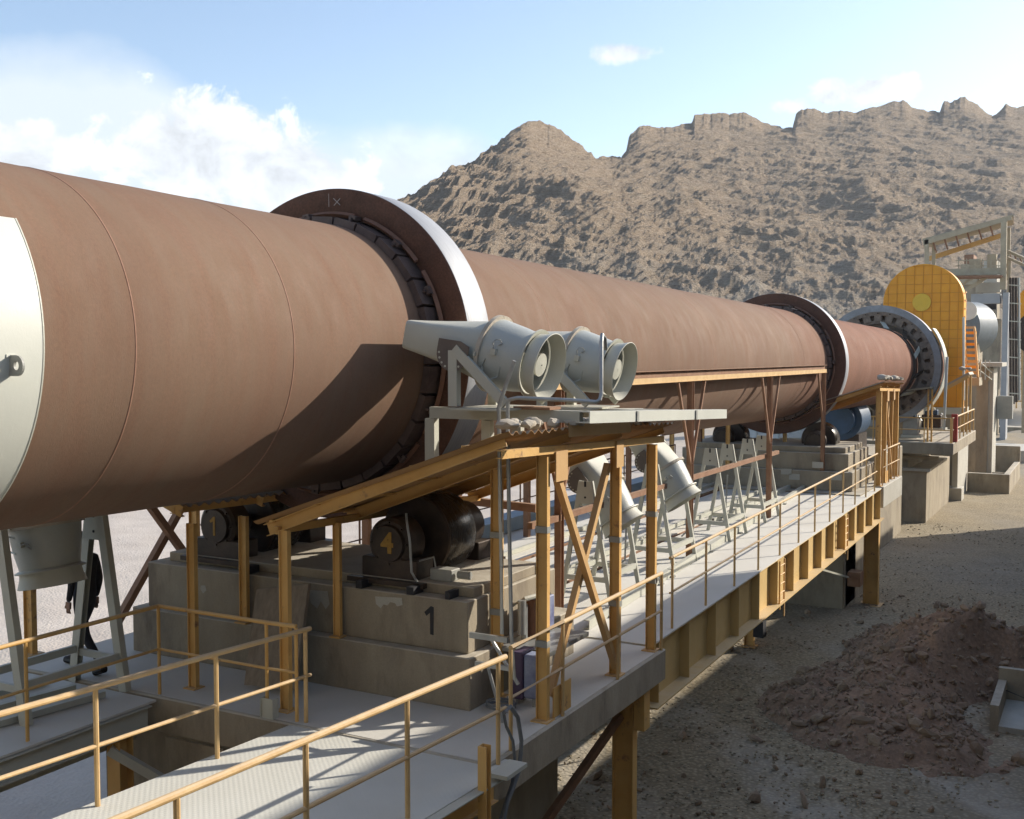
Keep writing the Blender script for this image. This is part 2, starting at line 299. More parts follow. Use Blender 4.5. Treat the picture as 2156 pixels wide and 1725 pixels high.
def ground_mat():
    m = bpy.data.materials.new('gravel_ground'); m.use_nodes = True; nt = m.node_tree; N = nt.nodes; L = nt.links; b = N['Principled BSDF']
    b.inputs['Roughness'].default_value = .95; b.inputs['Specular IOR Level'].default_value = .15
    g = N.new('ShaderNodeNewGeometry'); sp = N.new('ShaderNodeSeparateXYZ'); L.new(g.outputs['Position'], sp.inputs[0])
    def nz(sc, det=6, ro=.6):
        n = N.new('ShaderNodeTexNoise'); n.inputs['Scale'].default_value = sc; n.inputs['Detail'].default_value = det; n.inputs['Roughness'].default_value = ro; L.new(g.outputs['Position'], n.inputs['Vector']); return n.outputs['Fac']
    def mr(v, a, c, lo=0., hi=1.):
        n = N.new('ShaderNodeMapRange'); L.new(v, n.inputs[0]); n.inputs[1].default_value = a; n.inputs[2].default_value = c; n.inputs[3].default_value = lo; n.inputs[4].default_value = hi; return n.outputs[0]
    def mix(f, a, c, bt='MIX'):
        n = N.new('ShaderNodeMix'); n.data_type = 'RGBA'; n.blend_type = bt
        if isinstance(f, float): n.inputs[0].default_value = f
        else: L.new(f, n.inputs[0])
        for i, v in ((6, a), (7, c)):
            if isinstance(v, tuple): n.inputs[i].default_value = (*v, 1)
            else: L.new(v, n.inputs[i])
        return n.outputs[2]
    grav = mix(mr(nz(.35), .35, .65), (.45, .37, .245), (.37, .31, .215))
    vor = N.new('ShaderNodeTexVoronoi'); vor.inputs['Scale'].default_value = 13; L.new(g.outputs['Position'], vor.inputs['Vector'])
    grav = mix(.5, grav, mix(mr(vor.outputs['Distance'], .1, .6), (.50, .43, .31), (.13, .105, .07)))
    grey = mix(mr(nz(1.2), .3, .7), (.34, .32, .28), (.24, .22, .19))
    f = mr(nz(.09, 4), .45, .6); grav = mix(f, grav, mix(.35, grav, grey))
    pale = mix(mr(nz(.5), .35, .65), (.56, .50, .44), (.47, .41, .355))
    # pale cement dust on the far side of the kiln, and pale wheel tracks
    a = N.new('ShaderNodeMath'); a.operation = 'ADD'; L.new(sp.outputs['X'], a.inputs[0]); L.new(mr(nz(.3), 0, 1, -1.2, 1.2), a.inputs[1])
    col = mix(mr(a.outputs[0], -9.5, -11.5), grav, pale)
    w = N.new('ShaderNodeTexWave'); w.bands_direction = 'DIAGONAL'; w.inputs['Scale'].default_value = .16; w.inputs['Distortion'].default_value = 3; w.inputs['Detail'].default_value = 4; L.new(g.outputs['Position'], w.inputs['Vector'])
    near = mr(sp.outputs['Y'], 34, 20); n = N.new('ShaderNodeMath'); n.operation = 'MULTIPLY'; L.new(near, n.inputs[0]); L.new(mr(w.outputs['Fac'], .45, .8, 0, .5), n.inputs[1])
    n2 = N.new('ShaderNodeMath'); n2.operation = 'MULTIPLY'; L.new(n.outputs[0], n2.inputs[0]); L.new(mr(nz(.5), .4, .6), n2.inputs[1])
    col = mix(n2.outputs[0], col, (.50, .46, .40))
    far = mr(sp.outputs['Y'], 60, 110); col = mix(far, col, mix(mr(nz(.25), .35, .65), (.40, .33, .235), (.33, .31, .27)))
    L.new(col, b.inputs['Base Color'])
    bp = N.new('ShaderNodeBump'); bp.inputs['Strength'].default_value = .5; bp.inputs['Distance'].default_value = .03
    ad = N.new('ShaderNodeMath'); ad.operation = 'ADD'; L.new(vor.outputs['Distance'], ad.inputs[0]); L.new(nz(6, 8, .75), ad.inputs[1]); L.new(ad.outputs[0], bp.inputs['Height']); L.new(bp.outputs[0], b.inputs['Normal'])
    return m
GROUND = ground_mat()
def rock_mat():
    m = bpy.data.materials.new('mountain_rock'); m.use_nodes = True; nt = m.node_tree; N = nt.nodes; L = nt.links; b = N['Principled BSDF']
    b.inputs['Roughness'].default_value = .95; b.inputs['Specular IOR Level'].default_value = .1
    g = N.new('ShaderNodeNewGeometry'); sp = N.new('ShaderNodeSeparateXYZ'); L.new(g.outputs['Position'], sp.inputs[0])
    mp = N.new('ShaderNodeMapping'); mp.inputs['Scale'].default_value = (.8, .8, 4.2); mp.inputs['Rotation'].default_value = (rad(4), rad(-7), 0); L.new(g.outputs['Position'], mp.inputs[0])
    def nz(sc, det=6, ro=.6, v=None):
        n = N.new('ShaderNodeTexNoise'); n.inputs['Scale'].default_value = sc; n.inputs['Detail'].default_value = det; n.inputs['Roughness'].default_value = ro; L.new(v or g.outputs['Position'], n.inputs['Vector']); return n.outputs['Fac']
    def mr(v, a, c, lo=0., hi=1.):
        n = N.new('ShaderNodeMapRange'); L.new(v, n.inputs[0]); n.inputs[1].default_value = a; n.inputs[2].default_value = c; n.inputs[3].default_value = lo; n.inputs[4].default_value = hi; return n.outputs[0]
    def mix(f, a, c):
        n = N.new('ShaderNodeMix'); n.data_type = 'RGBA'
        if isinstance(f, float): n.inputs[0].default_value = f
        else: L.new(f, n.inputs[0])
        for i, v in ((6, a), (7, c)):
            if isinstance(v, tuple): n.inputs[i].default_value = (*v, 1)
            else: L.new(v, n.inputs[i])
        return n.outputs[2]
    col = mix(mr(nz(.035, 5, .6), .35, .65), (.50, .375, .26), (.41, .30, .205))
    col = mix(mr(nz(.35, 7, .72, mp.outputs[0]), .38, .62), col, (.58, .46, .335))
    col = mix(mr(nz(.9, 6, .75, mp.outputs[0]), .52, .62, 0, .75), col, (.22, .155, .11))  # dark streaks put the shade of rock crevices into the colour
    col = mix(mr(nz(2.6, 5, .8, mp.outputs[0]), .5, .62, 0, .6), col, (.27, .20, .145))
    col = mix(mr(nz(.22, 6, .7, mp.outputs[0]), .55, .68, 0, .6), col, (.62, .52, .40))
    # pale scree low down and in gullies
    lo = mr(sp.outputs['Z'], 34, 10); n = N.new('ShaderNodeMath'); n.operation = 'MULTIPLY'; L.new(lo, n.inputs[0]); L.new(mr(nz(.1, 6, .65), .4, .6), n.inputs[1])
    col = mix(n.outputs[0], col, mix(mr(nz(.8, 6, .7), .4, .6), (.56, .52, .45), (.42, .37, .30)))
    # thin dry scrub
    col = mix(mr(nz(1.1, 5, .7), .63, .68, 0, .7), col, (.16, .155, .085))
    L.new(col, b.inputs['Base Color'])
    bp = N.new('ShaderNodeBump'); bp.inputs['Strength'].default_value = 1.; bp.inputs['Distance'].default_value = 1.8
    ad = N.new('ShaderNodeMath'); ad.operation = 'ADD'; L.new(nz(.7, 9, .72, mp.outputs[0]), ad.inputs[0]); L.new(nz(2.5, 5, .7), ad.inputs[1]); L.new(ad.outputs[0], bp.inputs['Height']); L.new(bp.outputs[0], b.inputs['Normal'])
    return m
ROCK = rock_mat()
HEAPM = mat('reddish_spoil', (.31, .205, .135), (.21, .14, .095), 1.2, .95, spots=(.38, .29, .22), spot_lo=.58, spot_scale=4, bump=.8, bscale=9, fine=.25, fine_scale=12)
# ------------------------------------------------------------------ numpy noise
def vnoise(x, y, seed):
    xi = np.floor(x).astype(np.int64); yi = np.floor(y).astype(np.int64); fx = x - xi; fy = y - yi
    fx = fx * fx * fx * (fx * (fx * 6 - 15) + 10); fy = fy * fy * fy * (fy * (fy * 6 - 15) + 10)
    def h(a, b):
        n = (a * 374761393 + b * 668265263 + seed * 1442695041) & 0x7fffffff
        n = ((n ^ (n >> 13)) * 1274126177) & 0x7fffffff; return ((n ^ (n >> 16)) & 0xffff) / 65535.
    return (h(xi, yi) * (1 - fx) + h(xi + 1, yi) * fx) * (1 - fy) + (h(xi, yi + 1) * (1 - fx) + h(xi + 1, yi + 1) * fx) * fy
def fbm(x, y, seed, octv=5, gain=.5, ridged=False):
    s = 0; a = 1; t = 0
    for o in range(octv):
        n = vnoise(x * 2 ** o + 17.3 * o, y * 2 ** o + 9.1 * o, seed + o)
        if ridged: n = 1 - abs(2 * n - 1)
        s = s + a * n; t += a; a *= gain
    return s / t
def grid_obj(name, X, Y, Z, m, kind='structure'):
    a, b = X.shape; co = np.stack([X, Y, Z], -1).reshape(-1, 3)
    i = np.arange((a - 1) * (b - 1)); r = i // (b - 1); c = i % (b - 1); v0 = r * b + c
    q = np.stack([v0, v0 + 1, v0 + b + 1, v0 + b], -1)
    me = bpy.data.meshes.new(name); me.vertices.add(len(co)); me.vertices.foreach_set('co', co.ravel().astype(np.float32))
    me.loops.add(q.size); me.loops.foreach_set('vertex_index', q.ravel().astype(np.int32)); me.polygons.add(len(q))
    me.polygons.foreach_set('loop_start', np.arange(0, q.size, 4, dtype=np.int32)); me.polygons.foreach_set('loop_total', np.full(len(q), 4, dtype=np.int32))
    me.polygons.foreach_set('use_smooth', np.ones(len(q), dtype=bool))
    me.update(calc_edges=True); me.materials.append(m)
    o = bpy.data.objects.new(name, me); COL.objects.link(o); o['kind'] = kind; return o
# ------------------------------------------------------------------ ground and mountain
def ground():
    xs = np.concatenate([np.linspace(-900, -60, 30), np.linspace(-58, 20, 260), np.linspace(24, 900, 30)])
    ys = np.concatenate([np.linspace(-200, -6, 14), np.linspace(-5, 100, 420), np.linspace(102, 200, 90), np.linspace(210, 1400, 24)])
    X, Y = np.meshgrid(xs, ys)
    Z = (fbm(X * .25, Y * .25, 3) - .5) * .14 + (fbm(X * 1.1, Y * 1.1, 5, 4) - .5) * .07
    far = np.clip((Y - 70) / 60, 0, 1); mound = np.clip((fbm(X * .09, Y * .07, 11, 4) - .4) * 4, 0, 1)
    Z = Z + far * mound * 2.6 * np.clip((X + 13) / 5, 0, 1) + far * .6
    Z = Z * np.clip(1 - (abs(X) - 60) / 200, .1, 1)
    o = grid_obj('ground', X, Y, Z, GROUND)
ground()
def mountain():
    sky = [(-900, 640), (-300, 600), (300, 560), (600, 500), (760, 455), (873, 412), (905, 380), (935, 362), (975, 350), (1000, 335), (1040, 300), (1075, 272), (1110, 256), (1150, 262), (1185, 285), (1215, 305), (1255, 330), (1290, 331), (1308, 338), (1318, 322), (1324, 290), (1345, 270), (1375, 262), (1430, 272), (1455, 260), (1463, 240), (1500, 233), (1530, 240), (1570, 238), (1630, 262), (1668, 270), (1676, 238), (1700, 227), (1730, 238), (1800, 240), (1830, 230), (1880, 221), (1900, 214), (1930, 230), (1978, 248), (1988, 220), (2030, 207), (2070, 230), (2090, 242), (2120, 220), (2156, 226), (2300, 230), (2450, 190), (2700, 260), (3100, 300), (3900, 420), (5200, 560), (8000, 700)]
    azs = []; tans = []
    for x, y in sky:
        d = (x - CX) * _r - (y - CY) * _v + F * _f; azs.append(math.atan2(d.x, d.y)); tans.append(d.z / math.hypot(d.x, d.y))
    A = np.linspace(azs[0], rad(42), 1500)
    # finer spacing inside the view
    A = np.concatenate([np.linspace(azs[0], rad(-38), 60), np.linspace(rad(-37.9), rad(2), 1150), np.linspace(rad(2.2), rad(40), 120)])
    T = np.interp(A, azs, tans)
    T = T + (fbm(A * 55, A * 0 + 1.7, 23, 4, .5, True) - .62) * .011
    px = CX + F * np.tan(A + YAW)
    blk = np.clip((px - 1270) / 130, 0, 1); blk = blk * blk * (3 - 2 * blk)
    fr_ = np.clip((px - 650) / 1500, 0, 1); r1 = 235 + fr_ * 370 + (fbm(A * 9, A * 0, 21, 3) - .5) * 22
    r0 = 96 + fr_ * 85 + (fbm(A * 9, A * 0 + 3, 22, 3) - .5) * 16
    t = np.concatenate([np.linspace(0, 1, 600), 1 + np.linspace(.012, .5, 30)])
    AA, TT = np.meshgrid(A, t); R0 = np.interp(AA, A, r0); R1 = np.interp(AA, A, r1)
    R = R0 + (R1 - R0) * TT
    H = np.interp(AA, A, T) * R1 + CZ
    tt = np.clip(TT, 0, 1)
    def smooth(a, sg):
        an = np.linspace(A[0], A[-1], 3000); v = np.interp(an, A, a); w = int(sg / (an[1] - an[0])); kx = np.exp(-np.linspace(-2.2, 2.2, 2 * w + 1) ** 2); kx /= kx.sum()
        return np.interp(A, an, np.convolve(np.pad(v, w, mode='edge'), kx, 'valid'))
    Hs = np.interp(AA, A, smooth(T * r1, rad(9))) + CZ; Hm = np.interp(AA, A, smooth(T * r1, rad(4.0))) + CZ
    k1 = np.clip((tt - .6) / .4, 0, 1) ** 1.3; k2 = np.clip((tt - .88) / .12, 0, 1) ** 1.6
    H = (Hs * (1 - k1) + Hm * k1) * (1 - k2) + H * k2
    prof = .78 * tt + .14 * tt ** 2 + .08 * tt ** 6
    env = np.sin(np.clip(tt, 0, 1) * math.pi) ** .7
    X = np.sin(AA) * R; Y = np.cos(AA) * R
    # spurs and gullies: plan noise, warped, stretched up the slope only a little
    wx = (fbm(X * .02, Y * .02, 33, 3) - .5) * 40
    U_ = AA * 300; W_ = 50 + tt * 190
    big = (fbm((U_ + 1.05 * W_ + wx * .6) * .0125, (W_ - wx) * .0045, 34, 5, .52, True) - .60) * 20 * env
    mid = (fbm((U_ + .6 * W_) * .045, W_ * .05, 41, 5, .58, True) - .62) * 5.5 * np.clip(tt * 3, 0, 1) * np.clip((1.02 - tt) * 9, .2, 1)
    Z = H * prof + big + mid
    fine = (fbm(U_ * .10, W_ * .30, 51, 5, .6, True) - .6) * 2.6 + (fbm(U_ * .17, W_ * .6, 61, 5, .62) - .5) * 2.4 + (fbm(U_ * .4, W_ * 1.5, 65, 3, .55, True) - .6) * .55
    Z = Z + fine * np.clip(tt * 5, .25, 1) * np.clip((1.0 - tt) * 25, .7, 1)
    dip = Z + X * .10 + (fbm(X * .03, Y * .03, 71, 3) - .5) * 8
    step = 3.6; ph = dip / step; fr = ph - np.floor(ph); st = (np.floor(ph) + np.clip((fr - .5) * 1.9 + .5, 0, 1)) * step
    k = np.clip((tt - .1) * 1.6, 0, .6) * np.clip((fbm(U_ * .05, W_ * .08, 77, 3) - .35) * 3, 0, 1) * np.clip((1.0 - tt) * 30, .2, 1); Z = Z + (st - dip) * k
    # every ray's crest keeps to the ridge line
    over = Z - (np.interp(AA, A, T) * R + CZ); lim = 1.2 + (1 - tt) * -3.; Z = np.where((TT <= 1) & (over > lim), Z - (over - lim), Z)
    back = TT > 1; Z = np.where(back, (H + (TT * 0)) * (1 - (TT - 1) * 1.6) + fine * .3, Z)
    Z = np.where(TT < .03, np.minimum(Z, TT / .03 * Z) - (0.03 - TT) * 30, Z)
    m = grid_obj('mountain', X, Y, Z, ROCK)
mountain()
# ------------------------------------------------------------------ rotary kiln
def AXP(y): return V((-8.8814 - .0004 * y, y, 7.540 - .01499 * y))
KD = V((-.0004, .99989, -.01499)); R0 = 1.65
kiln = thing('rotary_kiln', 'long rust brown rotary kiln tube sloping across the whole photo on its two dark tyres', 'kiln', AXP(22))
def klathe(prof, n=128, a0=0., a1=2 * math.pi, closed=False):  # prof in (Y, R)
    return MB().lathe([((y) / KD.y, r) for y, r in prof], AXP(0), KD, n, a0, a1, closed)
ends = [-4, 1.6, 4.2, 6.65, 8.71, 10.92]; far = [12.35, 14.6, 17.1, 19.6, 22.2, 24.8, 27.4, 30, 32.55, 34.3, 36.8, 39.4, 42, 44.6, 47.2, 49.4, 50.73, 53, 56, 60.5]
prof = []
ys_ = ends + far
for i in range(len(ys_) - 1):
    a, b = ys_[i], ys_[i + 1]; n = max(2, int((b - a) / .5))
    if i == 5: continue
    for k in range(n + 1): prof.append((a + .008 + (b - a - .016) * k / n, R0 + .0015 * math.sin(k * 2.1 + i)))
klathe(prof, 160).build('shell', SHELL, kiln, smooth=True)
for y in ends[2:5] + [14.6, 22.2, 30, 39.4, 44.6]:
    klathe([(y - .014, R0 - .004), (y - .006, R0 + .003), (y + .006, R0 + .003), (y + .014, R0 - .004)], 128).build('weld_seam', SEAM, kiln, smooth=True)
# long seams on the plates
klathe([(60.5, R0), (60.5, 0.01)], 64).build('end_plate', DARKSTEEL, kiln)
for y0, y1, yt, w in ((10.92, 12.35, 11.36, .55), (32.35, 34.1, 33.06, .44)):
    klathe([(y0, R0 - .004), (y0 + .02, R0 - .06), (y1 - .02, R0 - .06), (y1, R0 - .004)], 128).build('tyre_seat', BAND, kiln, smooth=True)
    ty = klathe([(yt + .006, 1.76), (yt + w, 1.76), (yt + w, 2.11), (yt + w - .012, 2.13), (yt + .012, 2.13), (yt, 2.118), (yt, 1.80), (yt + .006, 1.79)], 160, closed=True).build('tyre', TYREFACE, kiln, smooth=True)
    klathe([(yt + .014, 2.131), (yt + .02, 2.134), (yt + w - .02, 2.134), (yt + w - .014, 2.131)], 160).build('tyre_tread', TYRERIM, ty, smooth=True)
    # shims under the tyre, retaining blocks and a segmented keeper ring on its near side
    sh = []
    for k in range(30):
        a = 2 * math.pi * k / 30 + .03; c, s = math.cos(a), math.sin(a); rr = V((c, 0, s)); tt_ = V((-s, 0, c))
        y_a = yt - .26; y_b = yt + w + .3
        MB().bar(AXP(y_a) + rr * 1.665, AXP(y_b) + rr * 1.665, .325, .15, rr).build('shim_plate', BAND, kiln)
        if k % 2 == 0:
            o = AXP(yt - .07) + rr * 1.79
            MB().bar(o - tt_ * .05, o + tt_ * .05, .12, .05, rr).bar(o + V((0, -.1, 0)) - rr * .05, o + V((0, .06, 0)) - rr * .05, .03, .09, rr).build('retaining_block', BAND, kiln)
    for k in range(10):
        a = 2 * math.pi * k / 10 + .06
        klathe([(yt - .075, 1.80), (yt - .035, 1.835), (yt - .004, 1.80), (yt - .035, 1.765)], 14, a, a + .54, True).build('keeper_ring_segment', RUSTR, kiln, smooth=True)
# the chalk cross on the near tyre
m_ = MB(); 
for p0, p1 in (((702, 418), (716, 432)), ((716, 418), (703, 433))): m_.bar(P(*p0, Y=11.352), P(*p1, Y=11.352), .008, .004, (0, 1, 0))
m_.bar(P(692, 408, Y=11.352), P(692.5, 436, Y=11.352), .005, .004, (0, 1, 0)); m_.build('chalk_cross', CHALK, kiln)
# girth gear
gy = 50.0; 
klathe([(gy, 2.36), (gy + .55, 2.36), (gy + .55, 2.66), (gy, 2.66)], 128, closed=True).build('gear_rim', GEARG, kiln, smooth=True)
klathe([(gy - .012, 2.22), (gy + .06, 2.22), (gy + .06, 2.38), (gy - .012, 2.38)], 96, closed=True).build('gear_flange', GEARB, kiln, smooth=True)
klathe([(gy + .34, 1.66), (gy + .37, 1.66), (gy + .37, 2.35), (gy + .34, 2.35)], 96, closed=True).build('gear_disc', GEARB, kiln, smooth=True)
klathe([(gy + .05, 1.86), (gy + .10, 1.86), (gy + .10, 1.98), (gy + .05, 1.98)], 96, closed=True).build('gear_inner_ring', GEARB, kiln, smooth=True)
for k in range(28):
    a = 2 * math.pi * k / 28; rr = V((math.cos(a), 0, math.sin(a)))
    MB().bar(AXP(gy + .05) + rr * 1.95, AXP(gy + .05) + rr * 2.26, .30, .05, (0, 1, 0)).build('gear_web', GEARB, kiln)
    b_ = AXP(gy - .02) + rr * 2.31; MB().tube(b_ + V((0, -.03, 0)), b_ + V((0, .05, 0)), .03, 6).build('flange_bolt', DARKSTEEL, kiln)
for k in range(12):
    a = 2 * math.pi * (k + .5) / 12; rr = V((math.cos(a), 0, math.sin(a))); t_ = V((-rr.z, 0, rr.x))
    MB().bar(AXP(gy - .55) + rr * 1.69 - t_ * .05, AXP(gy + .03) + rr * 1.90 + t_ * .30, .22, .03, rr).build('spring_plate', DARKSTEEL if k % 2 else CREAM, kiln)
klathe([(gy - .95, R0), (gy - .94, R0 + .035), (gy - .5, R0 + .035), (gy - .49, R0)], 128).build('spring_band', DARKSTEEL, kiln, smooth=True)
# ---- white stationary cover with a lifting lug at the left edge
y1 = 5.70
zt = P(50, 458, Y=y1).z; th = math.asin((zt - AXP(y1).z) / 1.70)
cov = thing('white_kiln_cover', 'white sheet metal cover curved round the kiln at the left edge of the photo', 'cover', AXP(3))
MB().lathe([(-4, 1.685), (y1, 1.685), (y1, 1.70), (-4, 1.70)], AXP(0), KD, 40, -1.75, th, True).build('curved_sheet', WHITEP, cov, smooth=True)
MB().lathe([(y1 - .012, 1.699), (y1 - .012, 1.704), (y1 + .001, 1.704), (y1 + .001, 1.699)], AXP(0), KD, 40, -1.75, th, True).build('edge_strip', CREAM, cov)
q = P(18, 770, X=-7.2); 
pl = MB(); L0 = q + V((-.04, 0, 0)); ring = []
for k in range(20):
    a = -math.pi / 2 + math.pi * k / 19; ring.append(L0 + V((.12 + .075 * math.cos(a), 0, .075 * math.sin(a))))
hole = [L0 + V((.125 + .028 * math.cos(a), 0, .028 * math.sin(a))) for a in [2 * math.pi * k / 20 for k in range(20)]]
out_ = ring + [L0 + V((0, 0, .075)), L0 + V((0, 0, -.075))]
# eye plate: outer outline bridged to the hole
def eye_plate(o, a0_, th_=.02):
    m = MB(); n = 24; outer = []; inner = []
    for k in range(n):
        a = 2 * math.pi * k / n; c, s = math.cos(a), math.sin(a)
        ro = .075 if c > -.2 else .075
        ox = .12 + .078 * c if c > 0 else .12 + .12 * c * min(1, 1.25)
        oz = .078 * (s if c > 0 else max(-1, min(1, s * 1.35)))
        outer.append(o + V((ox, 0, oz))); inner.append(o + V((.125 + .028 * c, 0, .034 * s)))
    vs = []
    for yy in (0, th_):
        vs += [p + V((0, yy, 0)) for p in outer] + [p + V((0, yy, 0)) for p in inner]
    fs = []
    for k in range(n):
        j = (k + 1) % n
        fs += [(k, j, n + j, n + k), (2 * n + k, 3 * n + k, 3 * n + j, 2 * n + j), (k, 2 * n + k, 2 * n + j, j), (n + k, n + j, 3 * n + j, 3 * n + k)]
    return m.add(vs, fs)
eye_plate(L0, 0).build('lifting_lug', GREYM, cov)
MB().box(L0.x - .02, L0.x + .06, L0.y - .03, L0.y + .05, L0.z + .06, L0.z + .085).build('lug_pad', WHITEP, cov)
# ------------------------------------------------------------------ concrete piers and slabs
S1 = 3.38; S2 = 3.46; S3 = 3.55
def face(m, x0, x1, y0, y1, z0, z1): return m.box(x0, x1, y0, y1, z0, z1)
pier1 = thing('concrete_pier', 'stepped concrete pier marked 1 under the near kiln tyre', 'pier', (-8.8, 11.6, 0))
MB().box(-11.3, -6.35, 9.75, 13.0, -.3, S1 - .4).build('pier_shaft', CONC, pier1, bevel=.02)
MB().box(-11.45, -6.17, 10.38, 13.1, S1, 3.98).build('lower_block', CONC, pier1, bevel=.012)
MB().box(-11.3, -6.28, 10.52, 12.75, 3.98, 4.58).build('middle_block', CONC, pier1, bevel=.012)
MB().box(-11.1, -6.32, 10.72, 12.45, 4.58, 4.70).build('cap_block', CONC, pier1, bevel=.01)
for x, z, w in ((537, 1190, .06), (775, 1213, .045), (882, 1235, .05), (960, 1250, .03)):
    c = P(x, z, Y=10.69); m = MB().box(c.x - w, c.x + w, 10.50, 10.7, 4.585, 4.585 + .09); m.build('drain_pocket', PAINTK, pier1)
c = P(907, 1308, Y=10.50)
MB().prism([V((c.x - .02, 10.519, c.z - .16)), V((c.x + .025, 10.519, c.z - .165)), V((c.x + .03, 10.519, c.z + .16)), V((c.x - .01, 10.519, c.z + .17)), V((c.x - .10, 10.519, c.z + .09)), V((c.x - .07, 10.519, c.z + .05)), V((c.x - .022, 10.519, c.z + .09))], (0, -.003, 0)).build('painted_number', PAINTK, pier1)
for pts in ([(790, 1256), (846, 1259), (848, 1274), (836, 1277), (832, 1270), (822, 1268), (816, 1275), (808, 1273), (802, 1281), (792, 1272)], [(650, 1243), (690, 1245), (694, 1272), (686, 1283), (676, 1266), (668, 1281), (655, 1270)], [(424, 1233), (432, 1233), (435, 1243), (428, 1250), (422, 1240)]):
    MB().prism([P(x, y, Y=10.518) for x, y in pts], (0, -.003, 0)).build('plaster_patch', CONCL, pier1)
sl = thing('pier_slab', 'dusty concrete slab platform round the near pier', 'slab', (-8, 11.4, S1 - .42))
MB().box(-12.2, -5.17, 9.10, 13.9, S1 - .42, S1).build('slab', CONC, sl, bevel=.015)
MB().box(-12.2, -5.22, 9.15, 13.85, S1 + .001, S1 + .004).build('dust_layer', DECK, sl)
# board leaning on the pier
tag(MB().prism([P(545, 1240, Y=10.30), P(655, 1228, Y=10.30), P(625, 1452, Y=9.85), P(520, 1440, Y=9.85)], (0, -.05, 0)).build('leaning_board', WOOD), 'old grey board leaning against the near concrete pier', 'board')
def ibeam_col(x, y, z0, z1, w=.19, t=.012, parent=None, m=ORANGE, name='column', plate=True):
    b = MB().ibeam((x, y, z0 + .018), (x, y, z1), w * .52, w, t, up=V((1, 0, 0)))
    if plate: b.box(x - w * .75, x + w * .75, y - w * .75, y + w * .75, z0, z0 + .018)
    return b.build(name, m, parent)
# columns and braces under slab 1 (right side)
uc = thing('slab_prop', 'orange steel column with brown braces under the right corner of the near slab', 'prop', (-5.7, 13.5, 0))
ibeam_col(-5.62, 13.55, 0, S1 - .45, .30, .016, uc, name='column'); MB().box(-5.9, -5.35, 13.3, 13.8, S1 - .45, S1 - .42).build('head_plate', ORANGE, uc)
MB().box(-5.45, -5.30, 13.45, 13.65, 2.35, 2.90).build('side_bracket', ORANGE, uc)
MB().bar((-6.3, 11.9, 1.1), (-5.66, 13.5, 2.5), .09, .09).build('brace', BROWN, uc); MB().bar((-6.3, 11.9, 1.1), (-5.66, 13.4, -.1), .09, .09).build('brace', BROWN, uc)
# pier 2
pier2 = thing('concrete_pier', 'stepped concrete pier under the second kiln tyre beyond the walkway', 'pier', (-8.9, 33.4, 0))
MB().box(-11.4, -6.5, 31.9, 35.0, -.3, S2 - .4).build('pier_shaft', CONC, pier2, bevel=.02)
MB().box(-11.5, -6.25, 31.6, 35.1, S2, 4.0).build('lower_block', CONC, pier2, bevel=.012)
MB().box(-11.35, -6.40, 31.8, 34.8, 4.0, 4.50).build('middle_block', CONC, pier2, bevel=.012)
MB().box(-11.2, -6.52, 32.0, 34.5, 4.50, 4.66).build('cap_block', CONC, pier2, bevel=.012)
for x, y in ((1655, 993), (1672, 1004), (1721, 979), (1760, 1005)):
    c = P(x, y, Y=31.57); MB().box(c.x - .15, c.x + .16, 31.575, 31.59, c.z - .09, c.z + .08).build('plaster_patch', CONCL, pier2)
s2 = thing('pier_slab', 'concrete slab platform with a pale edge round the second pier', 'slab', (-8.5, 35, S2 - .6))
MB().box(-12.2, -5.66, 33.2, 36.5, S2 - .62, S2).build('slab', CONCL, s2, bevel=.015)
MB().box(-12.2, -5.9, 31.0, 33.2, S2 - .62, S2 - .004).build('slab_extension', CONC, s2)
# pier 3 platform
s3 = thing('machine_platform', 'far concrete machine platform below the girth gear', 'platform', (-9, 53, 0))
MB().box(-13, -5.62, 49.3, 58.3, S3 - .5, S3).build('slab', CONC, s3, bevel=.02)
MB().box(-12.4, -7.6, 50.4, 57.5, -.3, S3 - .5).build('neck', CONC, s3)
MB().box(-12.4, -6.75, 50.0, 57.9, -.3, 2.25).build('footing_wall', CONC, s3, bevel=.02)
MB().box(-12.4, -6.3, 50.0, 50.3, 2.72, 2.9).build('cross_beam', CONC, s3)
MB().box(-12.6, -6.6, 49.85, 50.3, 2.25, 2.36).build('ledge', CONCL, s3)
p3 = thing('concrete_pier', 'far concrete pier carrying the drive of the girth gear', 'pier', (-9, 54, S3))
MB().box(-12, -7.4, 51.5, 53.5, S3, 4.3).build('lower_block', CONC, p3); MB().box(-11.6, -7.9, 55.0, 57.0, S3, 5.0).build('upper_block', CONC, p3)
# low walls, block and troughs on the ground by platform 3
c0 = P(1970, 1053, Z=0); c1 = P(2024, 1055, Z=0)
tag(MB().box(c0.x, c1.x, c1.y, c1.y + 1.1, -.1, .62).build('concrete_block', CONCL, bevel=.02), 'low concrete block with a sunlit top on the gravel by the far platform', 'block')
tag(MB().box(-6.72, -6.45, 58.6, 63.2, -.05, 2.55).build('concrete_wall', CONCL, bevel=.02), 'pale concrete wall with its sunlit side to the yard behind the low block', 'wall')
tr = thing('concrete_trough', 'open concrete trough box with low walls on the gravel yard', 'trough', (-5.3, 66, 0))
for b_ in ((-6.4, -4.35, 62.5, 62.8, -.1, 1.0), (-4.65, -4.35, 62.8, 70.2, -.1, 1.0), (-6.4, -4.35, 70.2, 70.5, -.1, 1.9), (-6.4, -4.65, 66.4, 66.6, -.1, .7)):
    MB().box(*b_).build('trough_wall', CONC, tr, bevel=.02)
tag(MB().box(-7.3, -4.1, 78, 84, -.1, 1.0).build('loading_slab', CONCL, bevel=.02), 'flat pale concrete slab in the far gravel beside the grey tower', 'slab')
